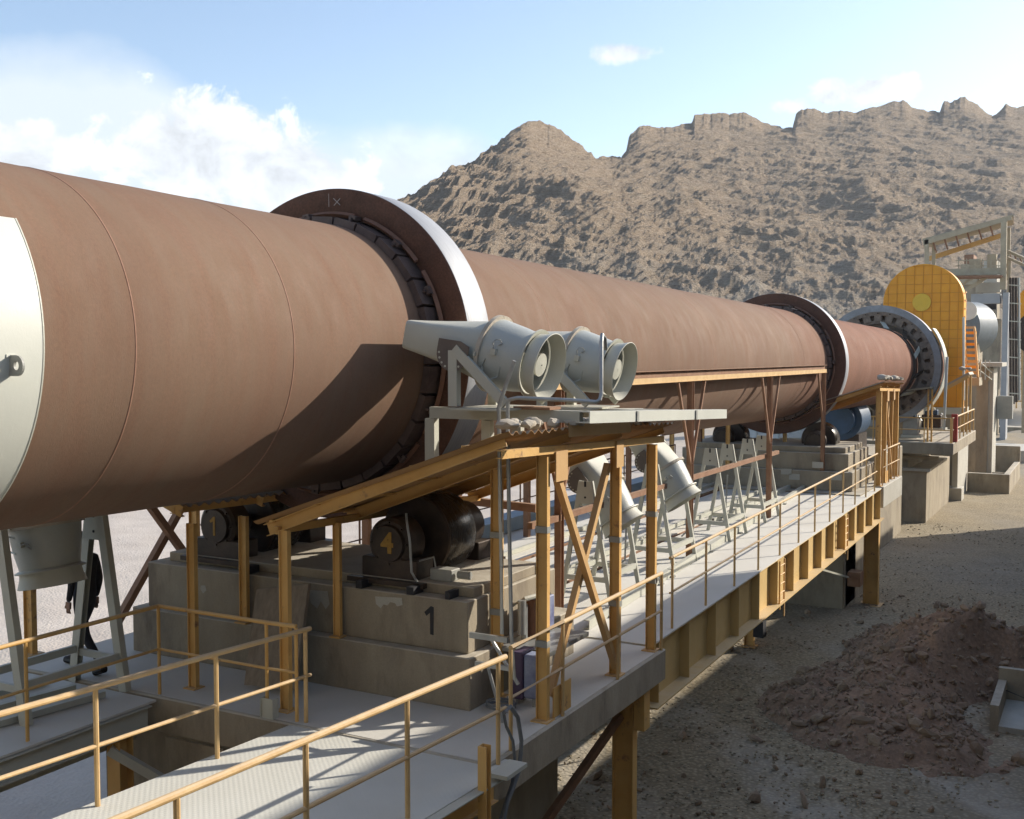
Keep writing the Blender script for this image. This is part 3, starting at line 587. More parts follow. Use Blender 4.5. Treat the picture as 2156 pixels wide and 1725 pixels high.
# ------------------------------------------------------------------ support rollers
def roller(cx, cy, cz, num, label, first=True):
    t = thing('support_roller', label, 'roller', (cx, cy, cz - .5), 'rollers carrying the kiln tyres')
    MB().lathe([(-.33, .1), (-.33, .49), (-.31, .505), (.31, .505), (.33, .49), (.33, .1)], (cx, cy, cz), (0, 1, 0), 72, closed=True).build('roller_disc', DARKSTEEL, t, smooth=True)
    MB().lathe([(-.30, .5055), (-.295, .508), (.295, .508), (.30, .5055)], (cx, cy, cz), (0, 1, 0), 72).build('roller_tread', ROLLSURF, t, smooth=True)
    MB().tube((cx, cy - .8, cz), (cx, cy + .8, cz), .12, 20).build('shaft', DARKSTEEL, t, smooth=True)
    for s in (-1, 1):
        h = MB().lathe([(-.17, .01), (-.17, .27), (-.14, .31), (.14, .31), (.17, .28), (.17, .01)], (cx, cy + s * .72, cz), (0, 1, 0), 32); h = h.build('bearing_housing', DARKSTEEL, t, smooth=True)
        f_ = MB().lathe([(-.215, .01), (-.215, .215), (-.17, .23)], (cx, cy + s * .72, cz), (0, s * -1. if False else 1, 0), 28).build('bearing_cover', DARKSTEEL, h, smooth=True) if s < 0 else None
        for k in range(8):
            if s > 0: break
            a = k * math.pi / 4; MB().tube((cx + .25 * math.cos(a), cy - .915, cz + .25 * math.sin(a)), (cx + .25 * math.cos(a), cy - .88, cz + .25 * math.sin(a)), .016, 6).build('cover_bolt', DARKSTEEL, h)
        MB().box(cx - .40, cx + .40, cy + s * .72 - .18, cy + s * .72 + .18, cz - .42, cz - .18).build('bearing_base', DARKSTEEL, t, bevel=.01)
    for s in (-1, 1): MB().box(cx - .55, cx + .55, cy + s * .75 - .25, cy + s * .75 + .25, cz - .48, cz - .42).build('base_plate', DARKSTEEL, t)
    if num == '1':
        f = cy - .72 - .216; MB().prism([V((cx - .015, f, cz - .12)), V((cx + .02, f, cz - .12)), V((cx + .02, f, cz + .13)), V((cx - .01, f, cz + .13)), V((cx - .075, f, cz + .07)), V((cx - .055, f, cz + .045)), V((cx - .015, f, cz + .07))], (0, -.004, 0)).build('painted_number', PAINTY, t)
    elif num:
        me = text_mesh(num, .34, PAINTY, 'painted_number'); put(me, 'painted_number', (cx, cy - .72 - .218, cz), t, (rad(90), 0, 0))
    return t
def rpos(yt, sx, w=.55):
    c = AXP(yt + w / 2); dx = 1.38; return c.x + sx * dx, c.y, c.z - math.sqrt((2.134 + .508) ** 2 - dx ** 2) - .002
x, y, z = rpos(11.36, 1); r4 = roller(x, y, z, '4', 'black support roller with a yellow 4, right under the canopy with the corrugated roof')
x, y, z = rpos(11.36, -1); r1 = roller(x, y, z, '1', 'deeply shaded black support roller with a yellow 1 painted on its bearing')
x, y, z = rpos(33.06, 1, .44); roller(x, y, z, None, 'dark support roller on the second pier, on its sunlit side')
x, y, z = rpos(33.06, -1, .44); roller(x, y, z, None, 'dark support roller on the second pier, on its far shaded side')
# small pump and pipes on the near pier cap
t = thing('grease_pump', 'small dusty grease pump with pipes beside roller 4', 'pump', (-6.75, 11.0, 4.70))
MB().box(-7.0, -6.7, 10.85, 11.05, 4.70, 4.84).build('pump_body', GREYM, t, bevel=.01); MB().tube((-6.66, 10.95, 4.78), (-6.5, 10.95, 4.78), .05, 12).build('motor', GREYM, t, smooth=True)
MB().path([(-6.95, 10.9, 4.84), (-6.95, 10.86, 4.98), (-7.05, 10.7, 4.95)], .012, 6).build('pipe', GALV, t)
tag(MB().path([(-7.15, 10.58, 5.52), (-7.12, 10.55, 5.42), (-7.06, 10.52, 5.2), (-7.04, 10.52, 4.85), (-7.03, 10.62, 4.72)], .014, 6).build('lubrication_pipe', GALV), 'thin bent oil pipe hanging in front of roller 4', 'pipe')
# ------------------------------------------------------------------ lean-to roofs
def roof_z(x, y, x1, z1, y0, k=.372, ky=-.035): return z1 + (x - x1) * k + (y - y0) * ky
def canopy(label, x1, y0, y1, z1, wid, sgn, cols, n_sheets, floor, braces=True, group='orange steel canopies over the kiln rollers'):
    """high edge at x1; low edge wid metres towards the kiln; sgn=+1 high edge on +X side"""
    t = thing('roller_canopy', label, 'canopy', (x1, (y0 + y1) / 2, floor), group)
    rz = lambda x, y: z1 - abs(x - x1) * .372 + (y - y0) * -.035
    x0 = x1 - sgn * wid
    # corrugated sheets
    per = .16; w_ = (y1 - y0 + .1) / n_sheets
    for i in range(n_sheets):
        ya, yb = y0 - .05 + i * w_, y0 - .05 + (i + 1) * w_; m = MB(); n = int(w_ / per * 4); vs = []
        for k in range(n + 1):
            yy = ya + (yb - ya + .04) * k / n; dz = .022 * math.sin(2 * math.pi * yy / per) + .012 * (i % 2)
            for xx in (x0, x1 + sgn * .12):
                vs.append((xx, yy, rz(xx, yy) + dz + .035))
        k2 = len(vs); vs += [(a, b, c - .006) for a, b, c in vs]
        fs = []
        for k in range(n):
            a = 2 * k; fs += [(a, a + 1, a + 3, a + 2), (k2 + a, k2 + a + 2, k2 + a + 3, k2 + a + 1), (a, a + 2, k2 + a + 2, k2 + a), (a + 1, k2 + a + 1, k2 + a + 3, a + 3)]
        m.add(vs, fs).build('roof_sheet', ROOFM, t, smooth=True)
    nr = 4
    for i in range(nr):
        yy = y0 + .06 + (y1 - y0 - .12) * i / (nr - 1)
        MB().channel((x0 + sgn * .1, yy, rz(x0 + sgn * .1, yy) - .085), (x1, yy, rz(x1, yy) - .085), .07, .14, .01, side=-1).build('rafter', ORANGE, t)
    for i in range(5):
        xx = x0 + (x1 - x0) * (i + .3) / 5
        MB().bar((xx, y0 + .02, rz(xx, y0) - .008), (xx, y1, rz(xx, y1) - .008), .05, .03).build('purlin', ORANGE, t)
    for xx in (x1 - sgn * .03, x0 + sgn * .25):
        MB().channel((xx, y0 + .02, rz(xx, y0) - (.22 if xx == x1 - sgn * .03 else .13)), (xx, y1, rz(xx, y1) - (.22 if xx == x1 - sgn * .03 else .13)), .07, .085, .01, side=1).build('eaves_beam', ORANGE, t)
    for (cx, cy, fz, w) in cols:
        ibeam_col(cx, cy, fz, rz(cx, cy) - (.26 if abs(cx - x1) < .3 else .165), w, .01, t)
    if braces:
        ya, yb = braces[0], braces[1]; xb = x1 - sgn * .05; top = rz(x1, ya) - .25
        MB().channel((xb, ya + .16, top - .33), (xb, yb - .05, floor + .12), .075, .075, .008, up=V((1, 0, 0))).build('cross_brace', PALEOR, t)
        MB().channel((xb - sgn * .08, yb - .14, top - .30), (xb - sgn * .08, ya + .12, floor + .2), .075, .075, .008, up=V((1, 0, 0))).build('cross_brace', PALEOR, t)
        MB().box(xb + .06, xb + .075, ya - .03, ya + .26, top - .33, top + .0).build('gusset_plate', PALEOR, t)
        MB().box(xb + .06, xb + .075, yb - .22, yb - .0, top - .33, top - .0).build('gusset_plate', PALEOR, t)
        MB().box(xb + .03, xb + .045, ya - .02, ya + .42, floor + .02, floor + .35).build('gusset_plate', ORANGE, t)
    return t, rz
can1, rz1 = canopy('tall orange steel canopy over roller 4 with a corrugated roof below the two grey blowers', -5.22, 9.38, 13.9, 6.62, 3.14, 1,
    [(-8.0, 9.43, S1, .125), (-8.05, 10.44, 3.98, .10), (-6.17, 11.0, S1, .135), (-5.32, 10.5, S1, .135), (-5.30, 12.45, S1, .13), (-5.32, 13.72, S1, .13)], 5, S1, (10.6, 12.45))
for x_, y_, zs in ((-6.17, 11.0, (4.35, 5.25)), (-5.32, 10.5, (4.2, 5.45)), (-5.30, 12.45, (4.25, 5.05)), (-5.32, 13.72, (4.3, 5.2))):
    for z_ in zs: MB().box(x_ - .073, x_ + .073, y_ - .042, y_ + .042, z_, z_ + .07).build('weld_band', GREYM, can1)
can2, rz2 = canopy('shaded orange canopy over roller 1 on the far side of the near pier', -12.6, 9.5, 13.9, 6.68, 3.05, -1,
    [(-9.52, 9.55, S1, .12), (-9.52, 10.44, 3.98, .12), (-12.5, 9.6, S1, .16), (-12.5, 12.6, S1, .16)], 5, S1, None)
MB().bar(P(392, 1050, X=-12.45), P(246, 1312, X=-12.45), .10, .10).build('cross_brace', BROWN, can2); MB().bar(P(305, 1050, X=-12.35), P(402, 1185, X=-12.35), .10, .10).build('cross_brace', BROWN, can2)
can3, rz3 = canopy('orange canopy over the roller of the second pier beyond the walkway', -5.78, 33.0, 36.5, 6.55, 3.3, 1,
    [(-5.86, 33.35, S2, .16), (-5.86, 34.3, S2, .13), (-5.86, 35.4, S2, .13), (-5.86, 36.3, S2, .16), (-8.6, 33.3, S2, .12), (-8.6, 36.2, S2, .12)], 4, S2, (34.2, 35.5))
can4, rz4 = canopy('shaded orange canopy on the far side of the second pier', -12.3, 33.0, 36.5, 6.3, 2.6, -1, [(-9.9, 31.75, 4.0, .12), (-12.2, 33.2, S2, .14), (-12.2, 36.2, S2, .14)], 4, S2, None)
# corrugated off-cut and mortar lumps on the high edges
m = MB(); n = 44; vs = []
for k in range(n + 1):
    yy = 10.62 + 1.75 * k / n; vs += [(-5.07, yy, rz1(-5.22, yy) - .09), (-5.07, yy, rz1(-5.22, yy) + .05 + .022 * math.sin(2 * math.pi * yy / .16))]
k2 = len(vs); vs += [(a - .006, b, c) for a, b, c in vs]; fs = []
for k in range(n): a = 2 * k; fs += [(a, a + 2, a + 3, a + 1), (k2 + a, k2 + a + 1, k2 + a + 3, k2 + a + 2), (a + 1, a + 3, k2 + a + 3, k2 + a + 1), (a, k2 + a, k2 + a + 2, a + 2)]
m.add(vs, fs).build('fascia_sheet', PALEOR, can1)
def lumps(name, pts, s, label, m=MORTAR, cat='mortar'):
    mb = MB(); rnd = random.Random(len(pts))
    for p in pts:
        bm = bmesh.new(); bmesh.ops.create_icosphere(bm, subdivisions=2, radius=1)
        sc = V((rnd.uniform(.6, 1.2), rnd.uniform(.7, 1.6), rnd.uniform(.45, .8))) * s * rnd.uniform(.6, 1.2)
        vs = [V(p) + V((v.co.x * sc.x, v.co.y * sc.y, v.co.z * sc.z)) * rnd.uniform(.8, 1.15) for v in bm.verts]; fs = [tuple(v.index for v in f.verts) for f in bm.faces]; bm.free(); mb.add(vs, fs)
    o = mb.build(name, m, smooth=True); tag(o, label, cat); return o
rn = random.Random(4)
lumps('mortar_clumps', [(-5.2 + rn.uniform(-.12, .12), yy, rz1(-5.2, yy) + .07) for yy in np.arange(9.6, 13.7, .19)], .10, 'crusted grey mortar lumps along the high edge of the near canopy roof')
lumps('mortar_clumps', [(-5.78 + rn.uniform(-.1, .1), yy, rz3(-5.78, yy) + .12) for yy in np.arange(33.1, 36.5, .17)], .12, 'pale mortar lumps heaped on the high edge of the distant canopy roof')
# ------------------------------------------------------------------ blowers
def lerp(a, b, t): return a + (b - a) * t
SECT = mat('brown_grey_plate', (.15, .125, .105), (.11, .09, .08), 4, .6)
def make_blower():
    """axis along local x, mouth at +x, pivot at the origin"""
    t = bpy.data.objects.new('cooling_blower', None); COL.objects.link(t)
    # nozzle: circle lofted to a flat tip
    n = 64; vs = []; secs = [(-.02, 0), (-.35, .38), (-.65, .72), (-.92, 1.)]
    for x, k in secs:
        for i in range(n):
            a = 2 * math.pi * i / n; c, s = math.cos(a), math.sin(a)
            cy, cz_ = .37 * c, .37 * s
            ex = 14.0; q = (abs(c) ** ex + abs(s) ** ex) ** (-1 / ex); ry, rz_ = .50 * c * q, .165 * s * q
            vs.append((x, lerp(cy, ry, k), lerp(cz_, rz_ + .03, k)))
    m_ = len(secs); fs = [(j * n + i, j * n + (i + 1) % n, (j + 1) * n + (i + 1) % n, (j + 1) * n + i) for j in range(m_ - 1) for i in range(n)]
    o2 = [(x, y * .965, z * .965) for x, y, z in vs]; base = len(vs); vs2 = vs + o2
    fs2 = fs + [tuple(base + i for i in reversed(f)) for f in fs] + [((m_ - 1) * n + i, (m_ - 1) * n + (i + 1) % n, base + (m_ - 1) * n + (i + 1) % n, base + (m_ - 1) * n + i) for i in range(n)]
    def part(mb, nm, m, par=t, smooth=True, bevel=0):
        o = bpy.data.objects.new(nm, mb.mesh(nm, m, smooth, bevel)); COL.objects.link(o); o.parent = par; return o
    part(MB().add(vs2, fs2), 'nozzle', CREAM)
    part(MB().lathe([(-.02, .36), (.025, .36), (.025, .44), (-.02, .44)], (0, 0, 0), (1, 0, 0), 48, closed=True), 'flange_ring', MORTAR)
    part(MB().lathe([(.025, .40), (.30, .365), (.50, .33), (.50, .322), (.30, .357), (.025, .392)], (0, 0, 0), (1, 0, 0), 48, closed=True), 'fan_casing', CREAM2)
    part(MB().lathe([(.49, .33), (.515, .385), (.53, .385), (.51, .322)], (0, 0, 0), (1, 0, 0), 48, closed=True), 'mouth_flange', CREAM)
    part(MB().lathe([(.53, .335), (.60, .345), (.70, .378), (.703, .37), (.60, .335), (.53, .325)], (0, 0, 0), (1, 0, 0), 48, closed=True), 'bell_mouth', CREAM)
    part(MB().lathe([(.16, .01), (.16, .30), (.12, .345), (.0, .345)], (0, 0, 0), (1, 0, 0), 40), 'inner_bulkhead', PAINTK)
    hub = part(MB().lathe([(.2, .01), (.2, .09), (.56, .09), (.56, .125), (.59, .13), (.60, .01)], (0, 0, 0), (1, 0, 0), 28), 'fan_motor', CREAM)
    fb = MB()
    for k in range(4):
        a = k * math.pi / 2 + .4; fb.bar((.45, 0, 0), (.46, .30 * math.cos(a), .30 * math.sin(a)), .012, .02)
    part(fb, 'motor_strut', GREYM, smooth=False)
    for k in range(8):
        a = k * math.pi / 4; c, s = math.cos(a), math.sin(a); b = MB(); u = V((0, c, s)); w = V((0, -s, c))
        b.prism([V((.22, 0, 0)) + u * .1 - w * .04, V((.30, 0, 0)) + u * .1 + w * .04, V((.33, 0, 0)) + u * .31 + w * .09, V((.22, 0, 0)) + u * .31 - w * .06], (.006, 0, 0)); part(b, 'fan_blade', GREYM, smooth=False)
    # sector plate with a row of bolt holes, terminal box, cables
    for s in (-1, 1):
        pts = [(-.27 + .20 * math.cos(a), -.05 + .20 * math.sin(a)) for a in [math.pi * (1 + k / 12) for k in range(13)]] + [(-.07, .06), (-.19, .10), (-.47, .08)]
        sp_ = part(MB().prism([(x, s * .47, z) for x, z in pts], (0, s * .012, 0)), 'sector_plate', SECT, smooth=False)
        for k in range(9):
            a = math.pi * (1.04 + k * .115); part(MB().tube((-.27 + .168 * math.cos(a), s * .481, -.05 + .168 * math.sin(a)), (-.27 + .168 * math.cos(a), s * .487, -.05 + .168 * math.sin(a)), .013, 8), 'bolt_hole', CREAM, sp_)
    bx = part(MB().box(.16, .22, -.42, -.37, .03, .10), 'terminal_box', CREAM, smooth=False)
    part(MB().path([(.19, -.41, .10), (.18, -.42, .16), (.19, -.40, .20), (.23, -.37, .205), (.255, -.35, .17), (.22, -.37, .145)], .008, 6), 'cable', GREYM)
    part(MB().path([(.10, -.385, -.03), (.08, -.40, -.12), (.11, -.40, -.2), (.18, -.36, -.25), (.26, -.33, -.2), (.28, -.36, -.08)], .010, 6), 'cable_loop', CREAM2)
    part(MB().box(-.015, .005, -.47, -.44, -.02, .02).box(-.015, .005, .44, .47, -.02, .02), 'pivot_ear', CREAM, smooth=False)
    return t
blo = make_blower()
def place_blower(o, loc, tilt, label):
    o.location = loc; o.rotation_euler = (0, rad(tilt), 0); tag(o, label, 'blower', 'cooling blowers aimed at the kiln'); return o
b1 = place_blower(blo, (-6.05, 10.75, 7.38), 12, 'nearer grey cooling blower on the canopy roof, pointing at the tyre')
b2 = place_blower(copy_tree(blo), (-6.05, 12.88, 7.30), 12, 'farther grey cooling blower on the canopy roof, behind the first one')
b3 = place_blower(copy_tree(blo), (-7.28, 16.5, 5.12), 54, 'tilted cooling blower on the walkway seen behind the crossed orange braces')
b4 = place_blower(copy_tree(blo), (-7.30, 19.45, 5.17), 54, 'tilted cooling blower on the walkway beside the rightmost canopy column')
b5 = place_blower(copy_tree(blo), (-10.72, 8.45, 5.42), 80, 'shaded cooling blower pointing upward below the kiln at the lower left')
# blue scrawl on blower casings
m = MB()
for (x0_, y0_, x1_, y1_) in ((1085, 726, 1104, 730), (1104, 730, 1103, 745), (1085, 728, 1083, 742), (1083, 743, 1103, 746), (1088, 749, 1098, 748)):
    m.bar(P(x0_, y0_, Y=10.372), P(x1_, y1_, Y=10.372), .006, .004, (0, 1, 0))
# ---- blower supports
def blower_cradle(y0, label):
    t = thing('blower_cradle', label, 'stand', (-6.1, y0, 6.8), 'cream frames holding the roof blowers')
    for s in (-1, 1):
        y = y0 + s * .44
        MB().bar((-6.32, y, 6.785 - (y - 10.75) * .042), (-6.32, y, 7.42), .11, .09, (0, 1, 0)).build('post', CREAM, t)
        MB().bar((-6.30, y + s * .03, 7.44 - (y0 - 10.75) * .04), (-5.66, y + s * .03, 6.84 - (y0 - 10.75) * .042), .05, .11, (0, 0, 1)).build('diagonal', CREAM, t)
    MB().box(-6.36, -5.65, y0 - .5, y0 + .5, 6.765 - (y0 - 10.75) * .042, 6.785 - (y0 - 10.75) * .042).build('base_plate', CREAM, t)
    return t
blower_cradle(10.75, 'cream steel cradle under the nearer roof blower'); blower_cradle(12.88, 'cream steel cradle under the farther roof blower')
fz = lambda y: 6.70 - (y - 10.75) * .042
ff = thing('blower_platform', 'cream steel beam frame lying over the canopy roof below the two blowers', 'platform frame', (-5.9, 12, 6.6))
c_ = V((-4.92, 10.75, 0))
MB().bar((-6.9, 10.75, fz(10.75)), (-4.985, 10.75, fz(10.75)), .10, .13).build('cross_beam', CREAM, ff)
MB().bar((-6.9, 12.88, fz(12.88)), (-4.985, 12.88, fz(12.88)), .10, .13).build('cross_beam', CREAM, ff)
MB().channel((-4.92, 10.69, fz(10.69)), (-4.92, 15.5, fz(15.5)), .13, .13, .014, side=1).build('long_beam', WHITEP, ff)
for y_ in (12.0, 14.1): MB().bar((-4.845, y_, fz(y_)), (-4.845, y_ + .06, fz(y_ + .06)), .012, .12).build('splice_plate', GREYM, ff)
MB().channel((-6.2, 10.81, fz(10.81)), (-6.2, 15.5, fz(15.5)), .09, .10, .012, side=-1).build('long_beam', CREAM, ff)
MB().bar((-6.2, 15.2, fz(15.2)), (-4.99, 15.2, fz(15.2)), .08, .09).build('cross_beam', CREAM, ff)
MB().bar((-6.9, 10.75, fz(10.75) - .07), (-6.9, 10.75, rz1(-6.9, 10.75) + .03), .13, .10, (0, 1, 0)).build('leg', CREAM, ff)
MB().bar((-6.9, 12.88, fz(12.88) - .07), (-6.9, 12.88, rz1(-6.9, 12.88) + .03), .13, .10, (0, 1, 0)).build('leg', CREAM, ff)
MB().bar((-6.15, 10.75, fz(10.75) - .07), (-6.15, 10.75, rz1(-6.15, 10.75) + .02), .11, .10, (0, 1, 0)).build('leg', CREAM, ff)
MB().box(-5.75, -5.3, 10.62, 10.9, fz(10.75) + .07, fz(10.75) + .10).build('seat_plate', BROWN, ff)
def a_stand(x, y, label, lw=.07, dy=.6, h=1.95, z=3.39):
    t = thing('blower_stand', label, 'stand', (x, y, z), 'cream A-frame stands along the walkway')
    for s in (-1, 1):
        yy = y + s * dy
        for q in (-1, 1):
            MB().channel((x + q * .44, yy, z), (x + q * .085, yy, z + h), lw, lw * .7, .008, up=V((0, 1, 0)), side=-q).build('leg', CREAM, t)
        pl = [(x - .12, yy - .03, z + h - .0), (x + .10, yy - .03, z + h), (x + .165, yy - .03, z + h - .36), (x - .18, yy - .03, z + h - .36)]
        p_ = MB().prism(pl, (0, -.012, 0)).build('head_plate', CREAM, t)
        MB().box(x - .018, x + .018, yy - .046, yy - .042, z + h - .09, z + h).build('slot', PAINTK, p_)
        MB().tube((x, yy - .044, z + h - .26), (x, yy - .048, z + h - .26), .018, 8).build('hole', PAINTK, p_)
        MB().bar((x - .38, yy, z + .38), (x + .38, yy, z + .38), .05, .08).build('tie_bar', CREAM, t)
    for q in (-1, 1):
        MB().bar((x + q * .37, y - dy, z + .42), (x + q * .37, y + dy, z + .42), .05, .09).build('side_bar', CREAM, t)
    MB().path([(x - .47, y - dy - .05, z + 1.1), (x - .49, y - dy - .08, z + .5), (x - .50, y - dy - .08, z + .15), (x - .6, y - dy - .1, z + .05)], .018, 6).build('conduit', GREYM, t)
    return t
a_stand(-7.28, 16.5, 'cream A-frame stand holding the tilted blower behind the crossed braces')
a_stand(-7.30, 19.45, 'cream A-frame stand holding the tilted blower by the rightmost canopy column')
a_stand(-7.36, 23.0, 'empty cream A-frame stand, third along the walkway', h=1.97)
a_stand(-7.39, 25.85, 'empty cream A-frame stand farthest along the walkway', h=1.97)
a_stand(-10.62, 8.42, 'shaded A-frame stand holding the blower under the kiln at the lower left', dy=.68, z=3.366, h=2.15, lw=.12)
# conduits in front of the canopy
cd = thing('conduit_riser', 'pair of thin grey conduits rising along the near canopy column to the blowers', 'conduit', (-5.7, 10.2, S1))
def pz(x, y, Y): q = P(x, y, Y=Y); return (q.x, Y, q.z)
MB().path([pz(1083, 1430, 10.15), pz(1077, 1340, 10.15), pz(1072, 1100, 10.15), pz(1069, 900, 10.15), pz(1069, 850, 10.15), pz(1072, 842, 10.15), pz(1090, 838, 10.15), pz(1200, 843, 10.2), pz(1255, 847, 10.25), pz(1263, 842, 10.27), pz(1266, 830, 10.3), pz(1266, 720, 10.35), pz(1268, 705, 10.4), pz(1273, 712, 10.45), pz(1275, 735, 10.6)], .022, 8).build('long_conduit', GALV, cd, smooth=True)
MB().path([pz(1057, 1335, 10.12), pz(1054, 1100, 10.12), pz(1050, 860, 10.12), pz(1052, 850, 10.12), pz(1081, 766, 10.15), pz(1083, 760, 10.15)], .022, 8).build('short_conduit', GALV, cd, smooth=True)
MB().box(-6.02, -5.55, 10.11, 10.15, 4.30, 4.36).build('clamp_bar', GALV, cd); MB().box(-5.95, -5.5, 10.11, 10.15, 4.0, 4.05).build('clamp_bar', GALV, cd)
MB().bar((-5.75, 10.14, 4.30), (-5.45, 10.18, 3.85), .03, .03).bar((-5.8, 10.14, 4.0), (-5.65, 10.2, 3.4), .03, .03).build('strut', GALV, cd)
# instrument rack between columns, blue covered cabinet
t = thing('valve_cluster', 'dusty valves and pipes mounted on the near pier behind the canopy columns', 'valves', (-6.0, 11.6, 3.98))
MB().box(-6.10, -5.9, 11.45, 11.7, 4.0, 4.45).build('valve_body', RUSTR, t, bevel=.01); MB().box(-6.09, -5.92, 11.75, 12.0, 4.0, 4.42).build('valve_box', BLUEW, t, bevel=.01)
MB().path([(-6.14, 11.3, 4.4), (-5.95, 11.28, 4.5), (-5.85, 11.5, 4.52), (-5.85, 11.7, 4.5)], .03, 8).build('elbow_pipe', CREAM, t, smooth=True)
MB().tube((-5.95, 11.2, 4.1), (-5.95, 11.2, 4.5), .05, 10).tube((-6.0, 11.36, 4.0), (-6.0, 11.36, 4.42), .04, 10).build('pipe', GALV, t, smooth=True)
MB().box(-6.16, -5.5, 11.0, 12.1, 3.93, 3.98).build('shelf', GALV, t)
q = P(1105, 1395, Y=10.9)
bb = thing('blue_cabinet', 'small cabinet half wrapped in blue and white plastic behind the near canopy column', 'cabinet', (q.x, 10.9, S1))
MB().box(q.x - .12, q.x + .02, 10.8, 11.1, S1 + .08, S1 + .62).build('dark_side', mat('dark_purple_sheet', (.10, .07, .13), rough=.5), bb, bevel=.01)
MB().box(q.x + .02, q.x + .20, 10.82, 11.08, S1 + .1, S1 + .6).build('plastic_wrap', BLUEW, bb, bevel=.02)
MB().box(q.x - .09, q.x - .06, 10.85, 10.88, S1, S1 + .08).box(q.x + .12, q.x + .15, 10.85, 10.88, S1, S1 + .1).box(q.x - .09, q.x - .06, 11.02, 11.05, S1, S1 + .08).box(q.x + .12, q.x + .15, 11.0, 11.03, S1, S1 + .1).build('leg', GALV, bb)
# hoses hanging over the slab edge
hs = [(1062, 1500), (1075, 1488), (1090, 1510), (1098, 1560), (1094, 1620), (1080, 1660), (1068, 1690), (1060, 1730)]
tag(MB().path([P(x, y, X=-5.08) for x, y in hs], .022, 8).build('hose', RUBBER, smooth=True), 'grey hose looping down over the slab corner, the outer of two', 'hose')
hs = [(1060, 1500), (1066, 1530), (1080, 1560), (1084, 1600), (1078, 1650), (1066, 1685), (1052, 1730)]
tag(MB().path([P(x, y, X=-5.12) for x, y in hs], .016, 8).build('hose', RUBBER, smooth=True), 'thinner grey hose hanging inside the loop at the slab corner', 'hose')
tag(MB().path([(-5.9 + .16 * math.cos(a), 10.6 + .16 * math.sin(a), S1 + .03 + .012 * a / 2) for a in np.arange(0, 12.5, .4)], .015, 6).build('coiled_cable', RUBBER), 'coil of grey cable lying on the slab at the canopy column foot', 'cable')
# ------------------------------------------------------------------ gangway and railings
gz = lambda y: 3.742 - .0423 * y
gw = thing('gangway', 'white dusty tread plate gangway in the foreground leading to the near slab', 'gangway', (-6.35, 5, 3.3))
MB().add([(-7.68, -1, gz(-1)), (-5.02, -1, gz(-1)), (-5.02, 9.38, gz(9.38) + .012), (-7.68, 9.2, gz(9.2) + .012), (-7.68, -1, gz(-1) - .02), (-5.02, -1, gz(-1) - .02), (-5.02, 9.38, gz(9.38) - .008), (-7.68, 9.2, gz(9.2) - .008)],
         [(0, 1, 2, 3), (4, 7, 6, 5), (0, 4, 5, 1), (1, 5, 6, 2), (2, 6, 7, 3), (3, 7, 4, 0)]).build('tread_plate', TREAD, gw)
for xx in (-7.55, -5.12): MB().ibeam((xx, -1, gz(-1) - .16), (xx, 9.05, gz(9.05) - .16), .12, .26, .012).build('stringer', ORANGE, gw)
MB().bar((-4.96, -1, gz(-1) - .0), (-4.96, 9.0, gz(9.0) - .0), .10, .012).build('edge_flange', CREAM, gw)
for yy in np.arange(.5, 9, 1.4): MB().bar((-7.5, yy, gz(yy) - .12), (-5.15, yy, gz(yy) - .12), .06, .1).build('cross_member', ORANGE, gw)
for yy in (5.5, 8.6):
    for xx in (-7.5, -5.2): MB().ibeam((xx, yy, 0), (xx, yy, gz(yy) - .3), .15, .15, .01, up=V((0, 1, 0))).build('post', ORANGE, gw)
MB().bar((-5.12, 5.6, 1.2), (-5.12, 8.5, 2.95), .06, .06).build('brace', ORANGE, gw)
MB().channel((-4.93, 8.55, gz(8.55) - .35), (-4.93, 8.55, gz(8.55) + .42), .09, .09, .01, up=V((0, 1, 0))).build('end_post', ORANGE, gw)
MB().box(-5.0, -4.80, 8.75, 9.15, gz(9) + .06, gz(9) + .10).build('end_bracket', CREAM, gw)
tag(MB().bar((-8.02, 9.13, S1 + .0), (-8.02, 9.13, S1 + .22), .17, .008, (0, 1, 0)).box(-8.1, -7.94, 9.12, 9.22, S1, S1 + .02).bar((-7.93, 9.16, S1), (-7.93, 9.16, S1 + .22), .01, .1, (0, 1, 0)).bar((-8.1, 9.16, S1), (-8.1, 9.16, S1 + .22), .01, .1, (0, 1, 0)).build('steel_bracket', CREAM), 'short upright cream channel stub where the gangway meets the slab', 'bracket')
def railing(label, posts, top=1.05, mid=.54, r=.024, rp=.020, m=RAILM, ext0=0., ext1=0., mids=True, group='pipe railings of the walkways', midend=None):
    """posts: list of (x,y,z) foot points in order"""
    posts = [V(p) for p in posts]
    t = thing('pipe_railing', label, 'railing', posts[len(posts) // 2], group)
    d0 = (posts[1] - posts[0]).normalized(); d1 = (posts[-1] - posts[-2]).normalized()
    up = V((0, 0, top)); pts = ([posts[0] - d0 * ext0] if ext0 else []) + posts + ([posts[-1] + d1 * ext1] if ext1 else [])
    MB().path([p + up for p in pts if True], r, 10).build('top_rail', m, t, smooth=True)
    if mids: MB().path([p + V((0, 0, mid)) for p in pts], r * .72, 8).build('mid_rail', m, t, smooth=True)
    for p in posts: MB().tube(p, p + V((0, 0, top - r * .6)), rp, 8).build('post', m, t, smooth=True)
    return t
gL = [(-7.58, y, gz(y)) for y in (-.8, .6, 2.05, 3.5, 4.95, 6.45, 7.9)] + [(-7.55, 9.22, gz(9.22))]
railing('left pipe railing of the foreground gangway', gL, ext0=.2, ext1=.08, r=.027, rp=.023)
gR = [(-5.15, y, gz(y)) for y in (-.6, .8, 2.2, 3.45, 4.62, 5.85, 7.25)] + [(-5.13, 8.75, gz(8.75))]
